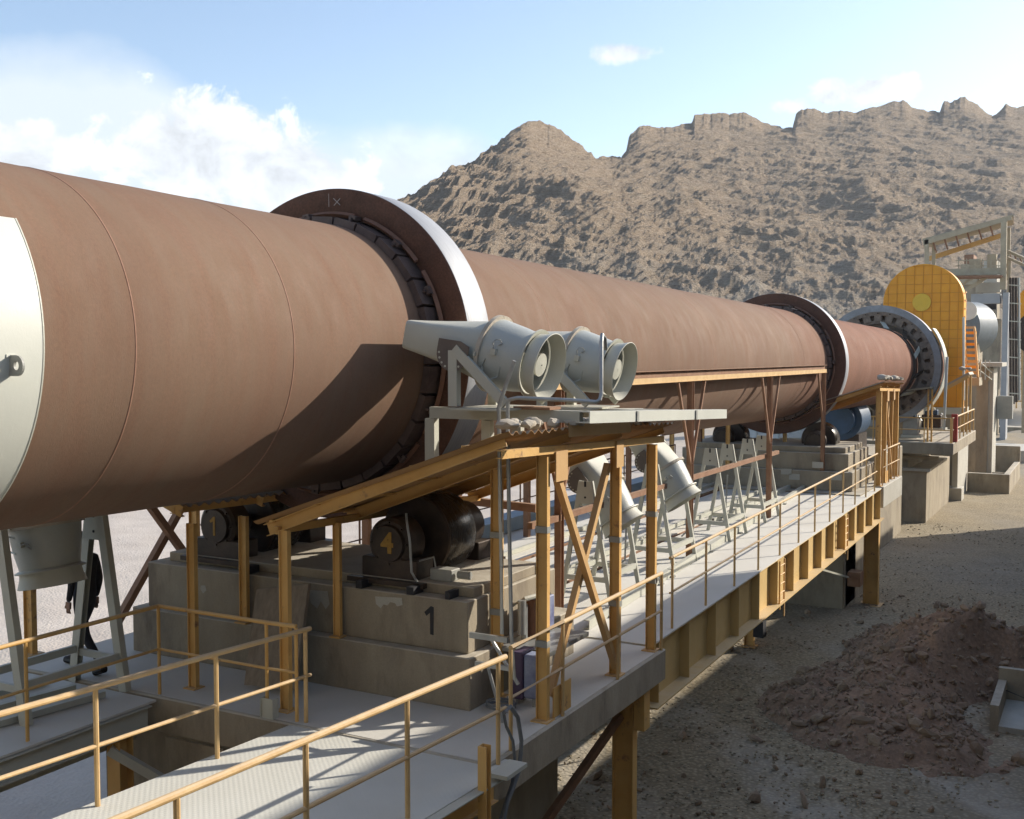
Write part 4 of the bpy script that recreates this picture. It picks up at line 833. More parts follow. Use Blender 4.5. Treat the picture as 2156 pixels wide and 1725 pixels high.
# find posts from the photo for the right rail
gR = [(-5.15, y, gz(y)) for y in (-.6, .8, 2.2, 3.6)] + [(-5.15, 5.0, gz(5.0)), (-5.15, 6.28, gz(6.28)), (-5.15, 7.62, gz(7.62)), (-5.15, 9.2, gz(9.2))]
railing('right pipe railing of the foreground gangway, nearest to the camera', gR, ext0=.2, ext1=.15, r=.029, rp=.023)
railing('pipe railing along the right edge of the near slab in front of the canopy', [(-5.2, 9.55, S1), (-5.2, 10.75, S1), (-5.2, 12.3, S1), (-5.2, 13.8, S1)], r=.026, rp=.022)
railing('shaded orange railing round the opening beside the slab at the lower left', [(-9.72, y, S1) for y in (.5, 2.2, 3.9, 5.6, 7.4)] + [(-9.70, 9.18, S1), (-8.06, 9.18, S1), (-7.66, 9.2, S1)], m=ORANGE, r=.024, ext0=1.)
# ------------------------------------------------------------------ main walkway bridge (spans pier 1 to pier 2)
bz = lambda y: 3.33 + .003 * y
ex = lambda y: -5.42 - (y - 14.5) * .0155      # its right edge
br = thing('walkway_bridge', 'long dusty walkway bridge on a yellow plate girder between the two piers', 'bridge', (-7, 24, 2.4))
m = MB(); ys2 = np.linspace(14.0, 33.9, 11)
m.add([(ex(14), 14.0, bz(14)), (ex(33.5), 33.2, bz(33.2)), (-8.15, 33.2, bz(33.2)), (-8.15, 14.0, bz(14)), (ex(14), 14.0, bz(14) - .02), (ex(33.5), 33.2, bz(33.2) - .02), (-8.15, 33.2, bz(33.2) - .02), (-8.15, 14.0, bz(14) - .02)], [(0, 3, 2, 1), (4, 5, 6, 7), (0, 1, 5, 4), (1, 2, 6, 5), (2, 3, 7, 6), (3, 0, 4, 7)]).build('deck_plate', DECK, br)
gx = lambda y: ex(y) - .16; GH = .88
def gp(y, z): return (gx(y), y, bz(y) + z)
GB = mat('girder_yellow_paint', (.60, .42, .17), (.54, .36, .13), 2, .6, dust=.35, dustc=(.58, .54, .46))
MB().bar(gp(14.05, -.02 - GH / 2), gp(33.15, -.02 - GH / 2), .014, GH).build('girder_web', GB, br)
MB().bar(gp(14.05, -.03), gp(33.15, -.03), .30, .018).build('top_flange', GB, br)
MB().bar(gp(14.05, -.02 - GH), gp(33.15, -.02 - GH), .46, .02).build('bottom_flange', GB, br)
stf = MB().box(-.0, .15, -.008, .008, -GH + .0, -.025).mesh('stiffener', GB)
ns = 15
for k in range(ns):
    y = 14.3 + (33.0 - 14.3) * (k / (ns - 1)); put(stf, 'stiffener', (gx(y) + .008, y, bz(y) - .015), br)
MB().bar((-8.0, 14.05, bz(14) - .45), (-8.0, 33.1, bz(33) - .45), .014, .8).bar((-8.0, 14.05, bz(14) - .86), (-8.0, 33.1, bz(33) - .86), .3, .02).build('inner_girder', ORANGE, br)
for y in np.arange(15, 33, 1.9): MB().bar((gx(y) - .02, y, bz(y) - .14), (-7.98, y, bz(y) - .14), .09, .2).build('cross_member', ORANGE, br)
# two access ladders hanging on the girder
for yy in (21.2, 27.7):
    l = thing('girder_ladder', 'yellow rung ladder on the side of the walkway girder, the ' + ('nearer' if yy < 24 else 'farther') + ' one', 'ladder', (gx(yy), yy, bz(yy) - 1.2), 'ladders on the walkway girder')
    MB().bar((gx(yy) + .19, yy - .17, bz(yy) - .05), (gx(yy) + .19, yy - .17, bz(yy) - 1.0), .03, .03).build('stile', ORANGE, l); MB().bar((gx(yy) + .19, yy + .17, bz(yy) - .05), (gx(yy) + .19, yy + .17, bz(yy) - 1.2), .03, .03).build('stile', PALEOR, l)
    for k in range(5): MB().tube((gx(yy) + .19, yy - .17, bz(yy) - .15 - k * .18), (gx(yy) + .19, yy + .17, bz(yy) - .15 - k * .18), .016, 6).build('rung', ORANGE, l)
# posts of the bridge railing
py = [15.0, 16.6, 18.2, 19.75, 21.35, 22.95, 24.5, 26.1, 27.7, 29.3, 30.9, 32.3]
railing('long pipe railing on the open side of the walkway bridge', [(ex(y) - .06, y, bz(y)) for y in py], ext0=.1, ext1=.35, r=.024, rp=.020)
railing('short pipe railing at the end slab beside the distant canopy columns', [(-5.74, 33.45, S2), (-5.74, 34.5, S2), (-5.74, 35.5, S2), (-5.74, 36.35, S2)], r=.024)
# cream channels lying on the deck
for i, (x0_, x1_, ya, yb, h_) in enumerate(((-6.55, -7.62, 14.3, 31.9, .13), (-8.0, -8.02, 24.5, 32.5, .12))):
    t = thing('deck_channel', ('cream steel channel laid in lengths along the walkway deck by the railing', 'second cream channel lying on the walkway deck behind the empty stands')[i], 'channel', ((x0_ + x1_) / 2, (ya + yb) / 2, bz(20)), 'channels on the walkway deck')
    L_ = [ya, ya + .9, ya + 3.4, ya + 4.1, ya + 6.8, ya + 9.2, ya + 11.6, ya + 14.2, yb]
    L_ = [v for v in L_ if v <= yb]
    for a, b in zip(L_[:-1], L_[1:]):
        xa = x0_ + (x1_ - x0_) * (a - ya) / (yb - ya); xb = x0_ + (x1_ - x0_) * (b - ya) / (yb - ya)
        MB().channel((xa, a + .03, bz(a) + h_ / 2 + .01), (xb, b - .03, bz(b) + h_ / 2 + .01), .09, h_, .01, side=1).build('channel_length', CREAM, t)
        MB().box(xb - .06, xb + .12, b - .06, b + .05, bz(b) + .001, bz(b) + .03).build('clip', GREYM, t)
# more deck strips under the kiln, each on a brown edge channel
for i, (xa, xb, lab) in enumerate(((-8.28, -9.75, 'middle dusty deck strip under the kiln between the piers'), (-9.95, -11.9, 'farthest dusty deck strip under the kiln beside the brown railing'))):
    t = thing('deck_strip', lab, 'walkway', ((xa + xb) / 2, 23, 3.3), 'deck strips under the kiln')
    MB().box(xb, xa, 13.95, 33.1, bz(23) - .02 + i * .03, bz(23) + i * .03).build('deck_plate', DECK, t)
    MB().channel((xa + .02, 13.95, bz(23) - .12), (xa + .02, 33.1, bz(23) - .12), .05, .2, .01).build('edge_channel', BROWN, t)
    MB().channel((xa - .25, 13.95, bz(23) + .08), (xa - .25, 33.1, bz(23) + .08), .07, .09, .01).build('cable_tray', CREAM, t)
tag(MB().box(-11.95, -11.45, 14.5, 30, 3.45, 3.75).build('metal_skirting', BLUEG, bevel=.005), 'long low blue grey sheet along the far side of the deck under the kiln', 'sheet')
railing('brown railing along the far edge of the deck under the kiln', [(-12.05, y, 3.4) for y in np.arange(14.2, 33.2, 2.1)], m=BROWN, r=.022, rp=.020)
railing('brown railing along the far side of the deck at the lower left', [(-13.4, y, 3.36) for y in np.arange(.5, 9.6, 1.8)], m=BROWN, r=.022, rp=.020)
lp = thing('bent_pipe', 'small pair of bent pipes standing by the blue grey sheet', 'pipe', (-11.3, 18, 3.4))
for dx in (0, .12): MB().path([(-11.35 + dx, 17.0, 3.4), (-11.35 + dx, 17.0, 3.75), (-11.33 + dx, 17.1, 3.84), (-11.3 + dx, 17.35, 3.84)], .02, 6).build('pipe', BROWN, lp)
# deck before the near slab (lower left)
nd = thing('rear_walkway', 'shaded dusty walkway with a pale edge beam under the kiln at the lower left', 'walkway', (-11.5, 4, 3.3))
MB().box(-13.5, -9.62, -4, 9.05, 3.34, 3.365).build('deck_plate', DECK, nd)
MB().ibeam((-9.66, -4, 3.20), (-9.66, 8.95, 3.20), .16, .26, .014).build('edge_beam', CREAM, nd)
MB().ibeam((-13.4, -4, 3.18), (-13.4, 8.95, 3.18), .16, .26, .014).build('edge_beam', CREAM, nd)
MB().bar((-9.9, -4, 3.0), (-9.9, 8.95, 3.0), .12, .2).build('lower_beam', CREAM, nd)
for y in (3.0, 5.9, 8.6): MB().ibeam((-9.72, y, 0), (-9.72, y, 3.04), .2, .2, .012, up=V((0, 1, 0))).build('post', ORANGE, nd)
for y in (3.0, 8.6): MB().ibeam((-13.3, y, 0), (-13.3, y, 3.04), .2, .2, .012, up=V((0, 1, 0))).build('post', ORANGE, nd)
MB().bar((-9.72, 8.45, 2.95), (-8.6, 9.3, 2.0), .10, .10).build('brace', CREAM, nd)
MB().box(-9.6, -8.7, 9.16, 9.18, 1.2, 2.9).build('side_board', CONC, nd)
for k in range(3): MB().bar((-10.6 - .5 * k, 6.2 + .3 * k, 3.40), (-10.2 - .5 * k, 8.8, 3.42), .08, .07).build('loose_bar', CREAM, nd)
# column and brace under the far end of the bridge
bp_ = thing('bridge_column', 'orange column and grey wall carrying the far end of the walkway bridge', 'column', (-6.0, 33.4, 0))
ibeam_col(-5.93, 33.0, 0, bz(33) - .92, .42, .02, bp_); MB().box(-6.2, -5.66, 32.6, 33.4, bz(33) - .92, bz(33) - .9).build('head_plate', PALEOR, bp_)
MB().box(-6.75, -6.5, 32.2, 33.6, 0, 2.4).build('pale_wall', CONCL, bp_)
MB().bar((-6.3, 31.9, .95), (-7.0, 26.4, 2.42), .05, .05).build('brace', CREAM, bp_); MB().box(-6.35, -6.0, 31.7, 32.2, .75, 1.15).build('brace_shoe', BROWN, bp_)
bc2 = thing('bridge_column', 'short orange column under the middle of the walkway bridge', 'column', (-7.9, 27.5, 0))
ibeam_col(-7.75, 26.8, 0, 2.4, .24, .014, bc2); MB().box(-7.6, -7.35, 26.6, 26.9, .3, .7).build('black_box', PAINTK, bc2)
# ------------------------------------------------------------------ brown V-frame heat shield support beside the kiln
vf = thing('shield_frame', 'rust brown steel frame with V shaped props running beside the kiln above the walkway', 'frame', (-7.4, 24, 3.4))
vx = -7.10; vy = [P(1177, 1290, X=-7.1).y, 20.35, P(1618, 1061, X=-7.1).y, P(1731, 1033, X=-7.1).y]; vt = lambda y: 6.97 - (y - 18) * .002
MB().bar((vx, 13.6, vt(13.6) - .02), (vx, vy[3] + .1, vt(33.1) - .02), .012, .20).build('beam_web', BROWN, vf)
MB().bar((vx + .03, 13.6, vt(13.6) - .12), (vx + .03, vy[3] + .1, vt(33.1) - .12), .08, .012).build('beam_lower_flange', PALEOR, vf)
MB().bar((vx + .03, 13.6, vt(13.6) + .09), (vx + .03, vy[3] + .1, vt(33.1) + .09), .08, .012).build('beam_upper_flange', BROWN, vf)
MB().bar((vx + .05, 13.6, vt(13.6) - .07), (vx + .05, vy[3] + .1, vt(33.1) - .07), .012, .09).build('face_angle', RAILM, vf)
for y in vy:
    MB().ibeam((vx, y, bz(y)), (vx, y, vt(y) - .13), .11, .11, .01, up=V((0, 1, 0))).build('post', BROWN, vf)
    for s in (-1, 1):
        if y > 30 and s > 0: continue
        MB().bar((vx + .02, y + s * .04, vt(y) - 1.75), (vx + .02, y + s * .78, vt(y) - .13), .05, .05).build('prop', BROWN, vf)
MB().bar((vx, 13.6, 4.95), (vx - .1, 27.2, 4.9), .08, .09).build('lower_rail', BROWN, vf)
vf2 = thing('shield_frame', 'dark brown steel frame on the far side of the kiln, seen under it', 'frame', (-10.6, 24, 3.4))
for y in vy: MB().bar((-10.9, y + .4, bz(y)), (-10.9, y + .4, 5.9), .12, .12, (0, 1, 0)).build('post', BROWN, vf2)
MB().bar((-10.9, 14.5, 5.2), (-10.9, 33.4, 5.1), .1, .12).bar((-10.9, 14.5, 5.8), (-10.9, 33.4, 5.7), .1, .12).build('rail', BROWN, vf2)
MB().bar((-7.5, 14.6, 5.05), (-10.9, 14.9, 5.1), .10, .12).bar((-9.0, 14.7, 5.1), (-8.4, 14.7, 5.9), .10, .10).build('cross_tie', BROWN, vf2)
# ------------------------------------------------------------------ spoil heap and rubble
def heap():
    cx, cy = -2.9, 25.9; n1, n2 = 190, 190
    U, Vv = np.meshgrid(np.linspace(-7.5, 7.5, n1), np.linspace(-9.5, 9.5, n2))
    ang = rad(12); X = cx + U * math.cos(ang) - Vv * math.sin(ang); Y = cy + U * math.sin(ang) + Vv * math.cos(ang)
    r = np.sqrt(((U - .25 * Vv * (Vv < 0)) / 3.4) ** 2 + (Vv / 5.6) ** 2) + (fbm(X * .35, Y * .35, 81, 4) - .5) * 1.0
    h = np.clip(1 - r, 0, 1); h = h ** 1.05 * 1.4
    h = h * (.75 + .6 * fbm(X * .6, Y * .6, 91, 5, .6, True)) + (fbm(X * 2.6, Y * 2.6, 95, 4, .65) - .5) * .30 * np.clip(h * 3, 0, 1)
    pq = P(2125, 1500, Z=.1); dp = np.sqrt((X - pq.x - .5) ** 2 + (Y - pq.y) ** 2); h = h * np.clip((dp - 1.2) / 1.2, 0, 1)
    Z = h - .12
    o = grid_obj('spoil_heap', X, Y, Z, HEAPM, 'stuff'); tag(o, 'heap of reddish brown spoil on the shaded gravel at the lower right', 'heap')
    pts = []; rnd = random.Random(3); mb = MB()
    base = bmesh.new(); bmesh.ops.create_icosphere(base, subdivisions=1, radius=1); bv = [v.co.copy() for v in base.verts]; bf = [tuple(v.index for v in f.verts) for f in base.faces]; base.free()
    Zf = Z; hits = 0
    while hits < 3600:
        i = rnd.randrange(2, n2 - 2); j = rnd.randrange(2, n1 - 2)
        z = Zf[i, j]
        if z < .03 and rnd.random() > .05: continue
        hits += 1; s = rnd.uniform(.02, .06) * (2.8 if rnd.random() < .07 else 1)
        R = Matrix.Rotation(rnd.uniform(0, 6.28), 3, V((rnd.uniform(-1, 1), rnd.uniform(-1, 1), rnd.uniform(-1, 1))).normalized()); sc = V((rnd.uniform(.7, 1.7), rnd.uniform(.6, 1.1), rnd.uniform(.4, .8))) * s
        c = V((X[i, j] + rnd.uniform(-.04, .04), Y[i, j] + rnd.uniform(-.05, .05), max(z, 0) + s * .25))
        mb.add([c + R @ V((v.x * sc.x, v.y * sc.y, v.z * sc.z)) * rnd.uniform(.85, 1.15) for v in bv], bf)
    o = mb.build('rubble', mat('rubble_stone', (.36, .27, .19), (.23, .17, .12), 1.7, .95, bump=.5, bscale=30)); tag(o, 'loose stones strewn over the reddish spoil heap', 'rubble', kind='stuff')
heap()
def pebbles():
    rnd = random.Random(8); mb = MB(); base = bmesh.new(); bmesh.ops.create_icosphere(base, subdivisions=1, radius=1); bv = [v.co.copy() for v in base.verts]; bf = [tuple(v.index for v in f.verts) for f in base.faces]; base.free()
    for k in range(5200):
        y = rnd.uniform(12, 50) ** 1.0; x = rnd.uniform(-9, -1.0)
        if rnd.random() < .5: y = rnd.uniform(13, 28); x = rnd.uniform(-8.5, -2)
        s = rnd.uniform(.012, .035); sc = V((rnd.uniform(.8, 1.5), rnd.uniform(.7, 1.1), rnd.uniform(.5, .8))) * s; a = rnd.uniform(0, 6.28); ca, sa = math.cos(a), math.sin(a)
        mb.add([V((x + (v.x * ca - v.y * sa) * sc.x, y + (v.x * sa + v.y * ca) * sc.y, .02 + v.z * sc.z)) for v in bv], bf)
    tag(mb.build('gravel_stones', mat('gravel_stone', (.42, .36, .26), (.26, .22, .16), 1.3, .95)), 'scattered gravel stones on the yard beside the walkway', 'gravel', kind='stuff')
pebbles()
# pit corner at the lower right
pt = thing('concrete_pit', 'corner of a small concrete pit with a pale floor at the lower right edge', 'pit', (-1.3, 22, 0))
q = P(2125, 1500, Z=.1)
MB().box(q.x - .12, q.x + 1.6, q.y - 1.0, q.y + .9, -.1, .10).build('pit_floor', CONCL, pt)
MB().box(q.x - .28, q.x - .12, q.y - 1.0, q.y + 1.05, -.1, .5).box(q.x - .28, q.x + 1.6, q.y + .9, q.y + 1.05, -.1, .75).build('pit_wall', CONC, pt)
MB().path([(q.x - .1, q.y + .5, .4), (q.x + .6, q.y + .1, .3), (q.x + 1.5, q.y - .1, .35)], .012, 6).build('rebar', PAINTK, pt)
# ------------------------------------------------------------------ far plant: orange casing, stairs, towers
HY = 61.0
hc = P(1943, 637, Y=HY); hr = abs(P(2027, 637, Y=HY).x - P(1857, 637, Y=HY).x) / 2; hb = P(1943, 857, Y=HY).z
hd = thing('feed_hood', 'tall round topped orange casing at the far end of the kiln', 'casing', (hc.x, HY, hb))
outl = [V((hc.x + hr * math.cos(a), HY, hc.z + hr * math.sin(a))) for a in [math.pi * k / 40 for k in range(41)]] + [V((hc.x - hr, HY, hb)), V((hc.x + hr, HY, hb))]
MB().prism(outl, (0, 1.1, 0)).build('casing', HOODOR, hd, bevel=.02)
rb = mat('casing_rib_dark_orange', (.66, .28, .02), (.58, .24, .02), 2, .6)  # ribs a darker orange than the casing
for k in range(-4, 5):
    xx = hc.x + k * hr / 4.6; zz = hc.z + math.sqrt(max(.01, (hr * .985) ** 2 - (k * hr / 4.6) ** 2)); MB().box(xx - .014, xx + .014, HY - .03, HY, hb + .05, zz).build('stiffening_rib', rb, hd)
for k in range(-8, 5):
    zz = hc.z + k * hr / 4.2
    if zz < hb: continue
    w_ = hr * .985 if zz < hc.z else math.sqrt(max(.01, (hr * .985) ** 2 - (zz - hc.z) ** 2)); MB().box(hc.x - w_, hc.x + w_, HY - .036, HY - .001, zz - .014, zz + .014).build('stiffening_rib', rb, hd)
MB().lathe([(-.08, .001), (-.08, .46), (-.0, .46)], (hc.x - .05, HY, hc.z), (0, 1, 0), 40).build('round_cover', YELLOW, hd, smooth=True)
for k in range(14):
    z = hb + .5 + k * .42; MB().box(hc.x + hr, hc.x + hr + .05, HY + .3, HY + .8, z, z + .06).build('side_cleat', PALEOR, hd)
MB().box(hc.x - hr + .3, hc.x + hr + .2, HY - .2, HY + 1.4, hb - .35, hb).build('base', CREAM, hd)
MB().box(hc.x - hr + .4, hc.x + hr, HY - .1, HY + 1.4, 0, hb - .35).build('plinth', CONC, hd)
# gear guard and pole
gg = thing('gear_guard', 'curved pale metal guard beside the girth gear', 'guard', (-6.3, 50.4, 5))
MB().lathe([(49.9, 2.78), (50.9, 2.78), (50.9, 2.82), (49.9, 2.82)], AXP(0), KD, 20, -.75, .62, True).build('guard_sheet', CREAM, gg, smooth=True)
MB().tube(P(1994, 752, Y=49.7), P(1987, 905, Y=49.7), .06, 10).build('support_pole', WHITEP, gg, smooth=True)
# motor, gear drive, cabinet on platform 3
mt = thing('drive_motor', 'large dark blue drive motor on the far machine platform', 'motor', (-9.2, 47, S3))
bm_ = P(1795, 883, Y=44.0)
mt.location = (bm_.x, 44.0, bm_.z - 1.2)
MB().tube((bm_.x - .3, 43.4, bm_.z), (bm_.x - .3, 45.2, bm_.z), .78, 24).build('motor_body', BLUE, mt, smooth=True)
MB().tube((bm_.x - .3, 43.1, bm_.z), (bm_.x - .3, 43.4, bm_.z), .55, 24).build('end_cap', BLUE, mt, smooth=True)
MB().box(bm_.x - .95, bm_.x + .35, 43.5, 45.1, bm_.z - 1.2, bm_.z - .55).build('motor_base', DARKSTEEL, mt)
ms = thing('drive_slab', 'shaded concrete platform carrying the blue drive motor between the far piers', 'slab', (-9, 44, 0))
MB().box(-12.3, -7.3, 42, 47, 0, bm_.z - 1.2).build('block', CONC, ms, bevel=.02)
def machine(px, py, w, h, Y, label, cat, nm, m1=GREYM):
    q = P(px, py, Y=Y); t = thing(nm, label, cat, (q.x, Y, q.z))
    MB().box(q.x - w / 2, q.x + w / 2, Y - .3, Y + .3, q.z, q.z + h * .62).build('body', m1, t, bevel=.02)
    MB().box(q.x - w * .35, q.x + w * .3, Y - .2, Y + .2, q.z + h * .62, q.z + h * .86).build('upper_box', BLUE, t, bevel=.02)
    for k in (-.2, .1): MB().tube((q.x + k * w, Y - .22, q.z + h * .9), (q.x + k * w, Y - .1, q.z + h * .9), .07, 12).build('gauge', WHITEP, t)
    MB().box(q.x - w * .6, q.x + w * .75, Y - .35, Y + .35, q.z - .12, q.z).build('skid', CREAM, t)
    MB().path([(q.x + w * .6, Y - .2, q.z + .1), (q.x + w * .75, Y - .25, q.z + h * .5), (q.x + w * .5, Y - .2, q.z + h * .7)], .03, 6).build('hose', GALV, t)
    return t
machine(1918, 915, .62, 1.25, 50.4, 'oil pump unit with two round gauges on the far platform', 'pump unit', 'pump_unit')
machine(1962, 900, .8, .9, 51.2, 'dark drive unit with pipes next to the pump unit on the far platform', 'drive unit', 'drive_unit', DARKSTEEL)
q = P(2009, 930, Y=50.2); tag(MB().box(q.x - .12, q.x + .12, 50.1, 50.35, S3 + .0, S3 + 1.2).build('red_cabinet', REDP, bevel=.01), 'narrow red cabinet on the far platform beside the railing', 'cabinet')
railing('railing along the right edge of the far machine platform', [(-5.7, y, S3) for y in np.linspace(49.5, 58, 7)], r=.035, rp=.03)
railing('orange railing along the front of the far machine platform', [(x_, 49.4, S3) for x_ in np.linspace(-11, -5.75, 6)], r=.03, rp=.025, m=ORANGE)
t = thing('small_canopy', 'small flat orange framed canopy in front of the far drive', 'canopy', (-7.2, 49.8, S3))
a_, b_ = P(1855, 828, Y=50.2), P(1965, 816, Y=49.9); MB().bar(a_, b_, .9, .07).build('roof', TOWERST, t)
for x_, y_ in ((1955, 820), (1963, 820), (1868, 834)):
    q = P(x_, y_, Y=49.9); MB().bar((q.x, 49.9, S3), (q.x, 49.9, q.z), .07, .07, (0, 1, 0)).build('post', ORANGE, t)
t = thing('small_canopy', 'sloping orange canopy against the foot of the tall orange casing', 'canopy', (-6, 57, S3))
a_, b_ = P(1985, 818, Y=57), P(2045, 786, Y=57); MB().bar(a_, b_, 1.8, .14).build('roof', TOWERST, t); MB().bar(a_ - V((0, .95, .12)), b_ - V((0, .95, .12)), .06, .16).build('edge_beam', ORANGE, t)
for x_, y_ in ((2028, 796), (2036, 792), (2044, 790)):
    q = P(x_, y_, Y=56.9); MB().bar((q.x, 56.9, S3), (q.x, 56.9, q.z), .09, .09, (0, 1, 0)).build('post', ORANGE, t)
tag(MB().tube(P(2029, 668, Y=60), P(2029, 843, Y=60), .06, 8).build('down_pipe', WHITEP, smooth=True), 'thin pale pipe running down beside the tall orange casing', 'pipe')
lumps('mortar_clumps', [P(x_, 776, Y=57) for x_ in range(2026, 2046, 4)], .13, 'pale mortar lumps on the canopy at the foot of the orange casing')
# concrete column wall and stair tower right of casing
cw = thing('concrete_tower', 'grey concrete column wall with a roof slab behind the orange casing', 'tower', (-5.5, 66, 0))
def bx(px0, px1, py0, py1, Y, d, nm, m, par, bevel=0):
    a, b = P(px0, py1, Y=Y), P(px1, py0, Y=Y); return MB().box(a.x, b.x, Y, Y + d, a.z, b.z).build(nm, m, par, bevel=bevel)
a, b = P(2055, 905, Y=66), P(2082, 772, Y=66)
MB().box(a.x, b.x, 66, 68.5, -.2, b.z).build('wall', CONC, cw); MB().box(b.x, b.x + .25, 66.1, 68.4, -.2, b.z - .1).build('pale_return', CONCL, cw)
MB().box(a.x - 1.1, b.x + .7, 65.6, 68.8, b.z, b.z + .22).build('roof_slab', CONCL, cw)
MB().box(b.x + .3, b.x + 1.1, 68, 68.6, b.z - 3.0, b.z - 1.7).build('cabinet', GREYM, cw)
st = thing('stair_flight', 'yellow orange stair flight rising beside the tall orange casing', 'stairs', (-5.5, 64, 6))
for x_ in (2034, 2056):
    MB().bar(P(x_ - 4 + 7, 795, Y=63.5), P(x_ - 4, 690, Y=65.5), .1, .25, (0, 1, 0)).build('stringer', ORANGE, st)
for k in range(8):
    y_ = 788 - k * 12; bx(2031, 2055, y_ - 6, y_, 63.5 + .25 * k, .3, 'step', HOODOR if k % 2 else ORANGE, st)
MB().bar(P(2031, 690, Y=63.4), P(2052, 690, Y=63.4), .2, .12).build('landing_edge', TOWERST, st)
lf = thing('stair_landing', 'dusty landing box with pipe rails below the yellow stair', 'landing', (-5.5, 64, 5))
bx(2030, 2062, 796, 812, 63.2, 1.6, 'landing_slab', TOWERST, lf); a = P(2062, 796, Y=63.2)
for x_ in (2064, 2074, 2083): q = P(x_, 800, Y=64 + (x_ - 2064) * .1); MB().tube(q, q + V((0, 0, 1.1)), .03, 6).build('rail_post', CREAM, lf)
MB().tube(P(2060, 760, Y=64), P(2088, 785, Y=66), .035, 6).tube(P(2060, 778, Y=64), P(2088, 800, Y=66), .03, 6).build('rail', CREAM, lf)
# grey duct elbow behind the casing
dm = thing('grey_duct', 'large blue grey rounded duct behind the orange casing', 'duct', (-6, 72, 4))
q = P(2018, 690, Y=72); rr = P(2078, 690, Y=72).x - q.x
MB().lathe([(-.9, .01), (-.9, rr * .75), (-.5, rr), (1.8, rr), (2.2, rr * .8), (2.2, .01)], (q.x, 72, q.z), (.35, .94, 0), 48).build('duct_shell', DOMEG, dm, smooth=True)
MB().box(q.x - 1, q.x + 1.2, 71.5, 74, 0, q.z - .5).build('support_block', CONC, dm)
MB().lathe([(0, .01), (0, .55), (.8, .5), (1.1, .3), (1.2, .01)], P(2036, 655, Y=70), (0, 1, 0), 24).build('white_cap', WHITEP, dm, smooth=True)
# tall open shed tower
TY = 88.
tw = thing('shed_tower', 'tall open steel tower with a sloping shed roof at the right', 'tower', (-7, TY, 0))
def tp(x, y, dy=0): return P(x, y, Y=TY + dy)
def tb(p, q, w=.22, h=.3, m=TOWERST, nm='beam', up=V((0, 0, 1))): return MB().bar(p, q, w, h, up).build(nm, m, tw)
Y_ = V((0, 1, 0))
tb(tp(1944, 512), tp(2130, 458), .3, .35, nm='roof_edge_beam'); tb(tp(1956, 545, 4), tp(2115, 494, 4), .25, .35, ORANGE, 'roof_edge_beam')
MB().add([tp(1942, 503), tp(2134, 452), tp(2134, 470, 6), tp(1946, 520, 6), tp(1942, 507), tp(2134, 456), tp(2134, 474, 6), tp(1946, 524, 6)], [(0, 1, 2, 3), (4, 7, 6, 5), (0, 4, 5, 1), (1, 5, 6, 2), (2, 6, 7, 3), (3, 7, 4, 0)]).build('roof_sheet', TOWERST, tw)
for k in range(7):
    x_ = 1965 + k * 24; tb(tp(x_, 508 - k * 6.8 + 3), tp(x_ + 6, 527 - k * 6.9 + 4, 4), .1, .12, BROWN, 'roof_joist')
tb(tp(1951, 505), tp(1952, 560), .3, .3, nm='column', up=Y_); tb(tp(1966, 512, 3), tp(1966, 585, 3), .25, .25, nm='column', up=Y_)
tb(tp(2114, 465), tp(2112, 610), .4, .4, nm='column', up=Y_); tb(tp(2123, 480, 4), tp(2122, 590, 4), .3, .3, nm='column', up=Y_)
tb(tp(1990, 574), tp(2112, 571), .3, .5, nm='floor_beam'); tb(tp(1990, 585), tp(2112, 583), 2., .15, BROWN, 'floor')
tb(tp(2030, 615), tp(2090, 575), .2, .25, nm='floor_brace'); tb(tp(2010, 612, 2), tp(2060, 576, 2), .2, .2, nm='floor_brace')
tb(tp(2012, 560), tp(2107, 560), .06, .06, nm='rail'); tb(tp(2012, 549), tp(2107, 548), .06, .06, nm='rail')
for k in range(6): tb(tp(2018 + k * 17, 545), tp(2018 + k * 17, 572), .06, .06, nm='rail_post', up=Y_)
bx(2040, 2065, 545, 572, TY + 1, 1, 'machine_box', TOWERST, tw); bx(2078, 2098, 535, 568, TY + 2, 1, 'machine_box', TOWERST, tw)
a, b = P(2106, 870, Y=TY), P(2124, 616, Y=TY)
MB().box(a.x, b.x, TY, TY + 1.6, -.2, b.z).build('grey_column', TOWERG, tw); a2 = P(2044, 640, Y=TY + .2); b2_ = P(2106, 618, Y=TY + .2); MB().box(a2.x, b2_.x, TY + .2, TY + 1.4, a2.z, b2_.z).build('grey_beam', TOWERG, tw)
bx(2054, 2106, 594, 616, TY + 3, 1, 'pale_infill', CONCL, tw)
bx(2062, 2098, 640, 652, TY + 1.6, .6, 'dark_opening', PAINTK, tw)
a, b = P(2062, 650, Y=TY + 3), P(2104, 760, Y=TY + 3); MB().box(a.x, b.x, TY + 3, TY + 4, 0, a.z - .8).build('lower_wall', CONC, tw)
# pipe bundle with ladder rungs by the tower
pb = thing('pipe_bundle', 'bundle of tall dark vertical pipes with cross bars right of the grey column', 'pipes', (-5, TY, 0))
for k in range(4): MB().tube(P(2128 + k * 6, 855 - k * 4, Y=TY + 1 + .2 * k), P(2127 + k * 6, 585, Y=TY + 1 + .2 * k), .09, 8).build('pipe', DARKSTEEL if k < 3 else GALV, pb, smooth=True)
for k in range(7): MB().bar(P(2124, 600 + k * 38, Y=TY + .8), P(2150, 602 + k * 38, Y=TY + .8), .06, .08).build('cross_bar', CREAM, pb)
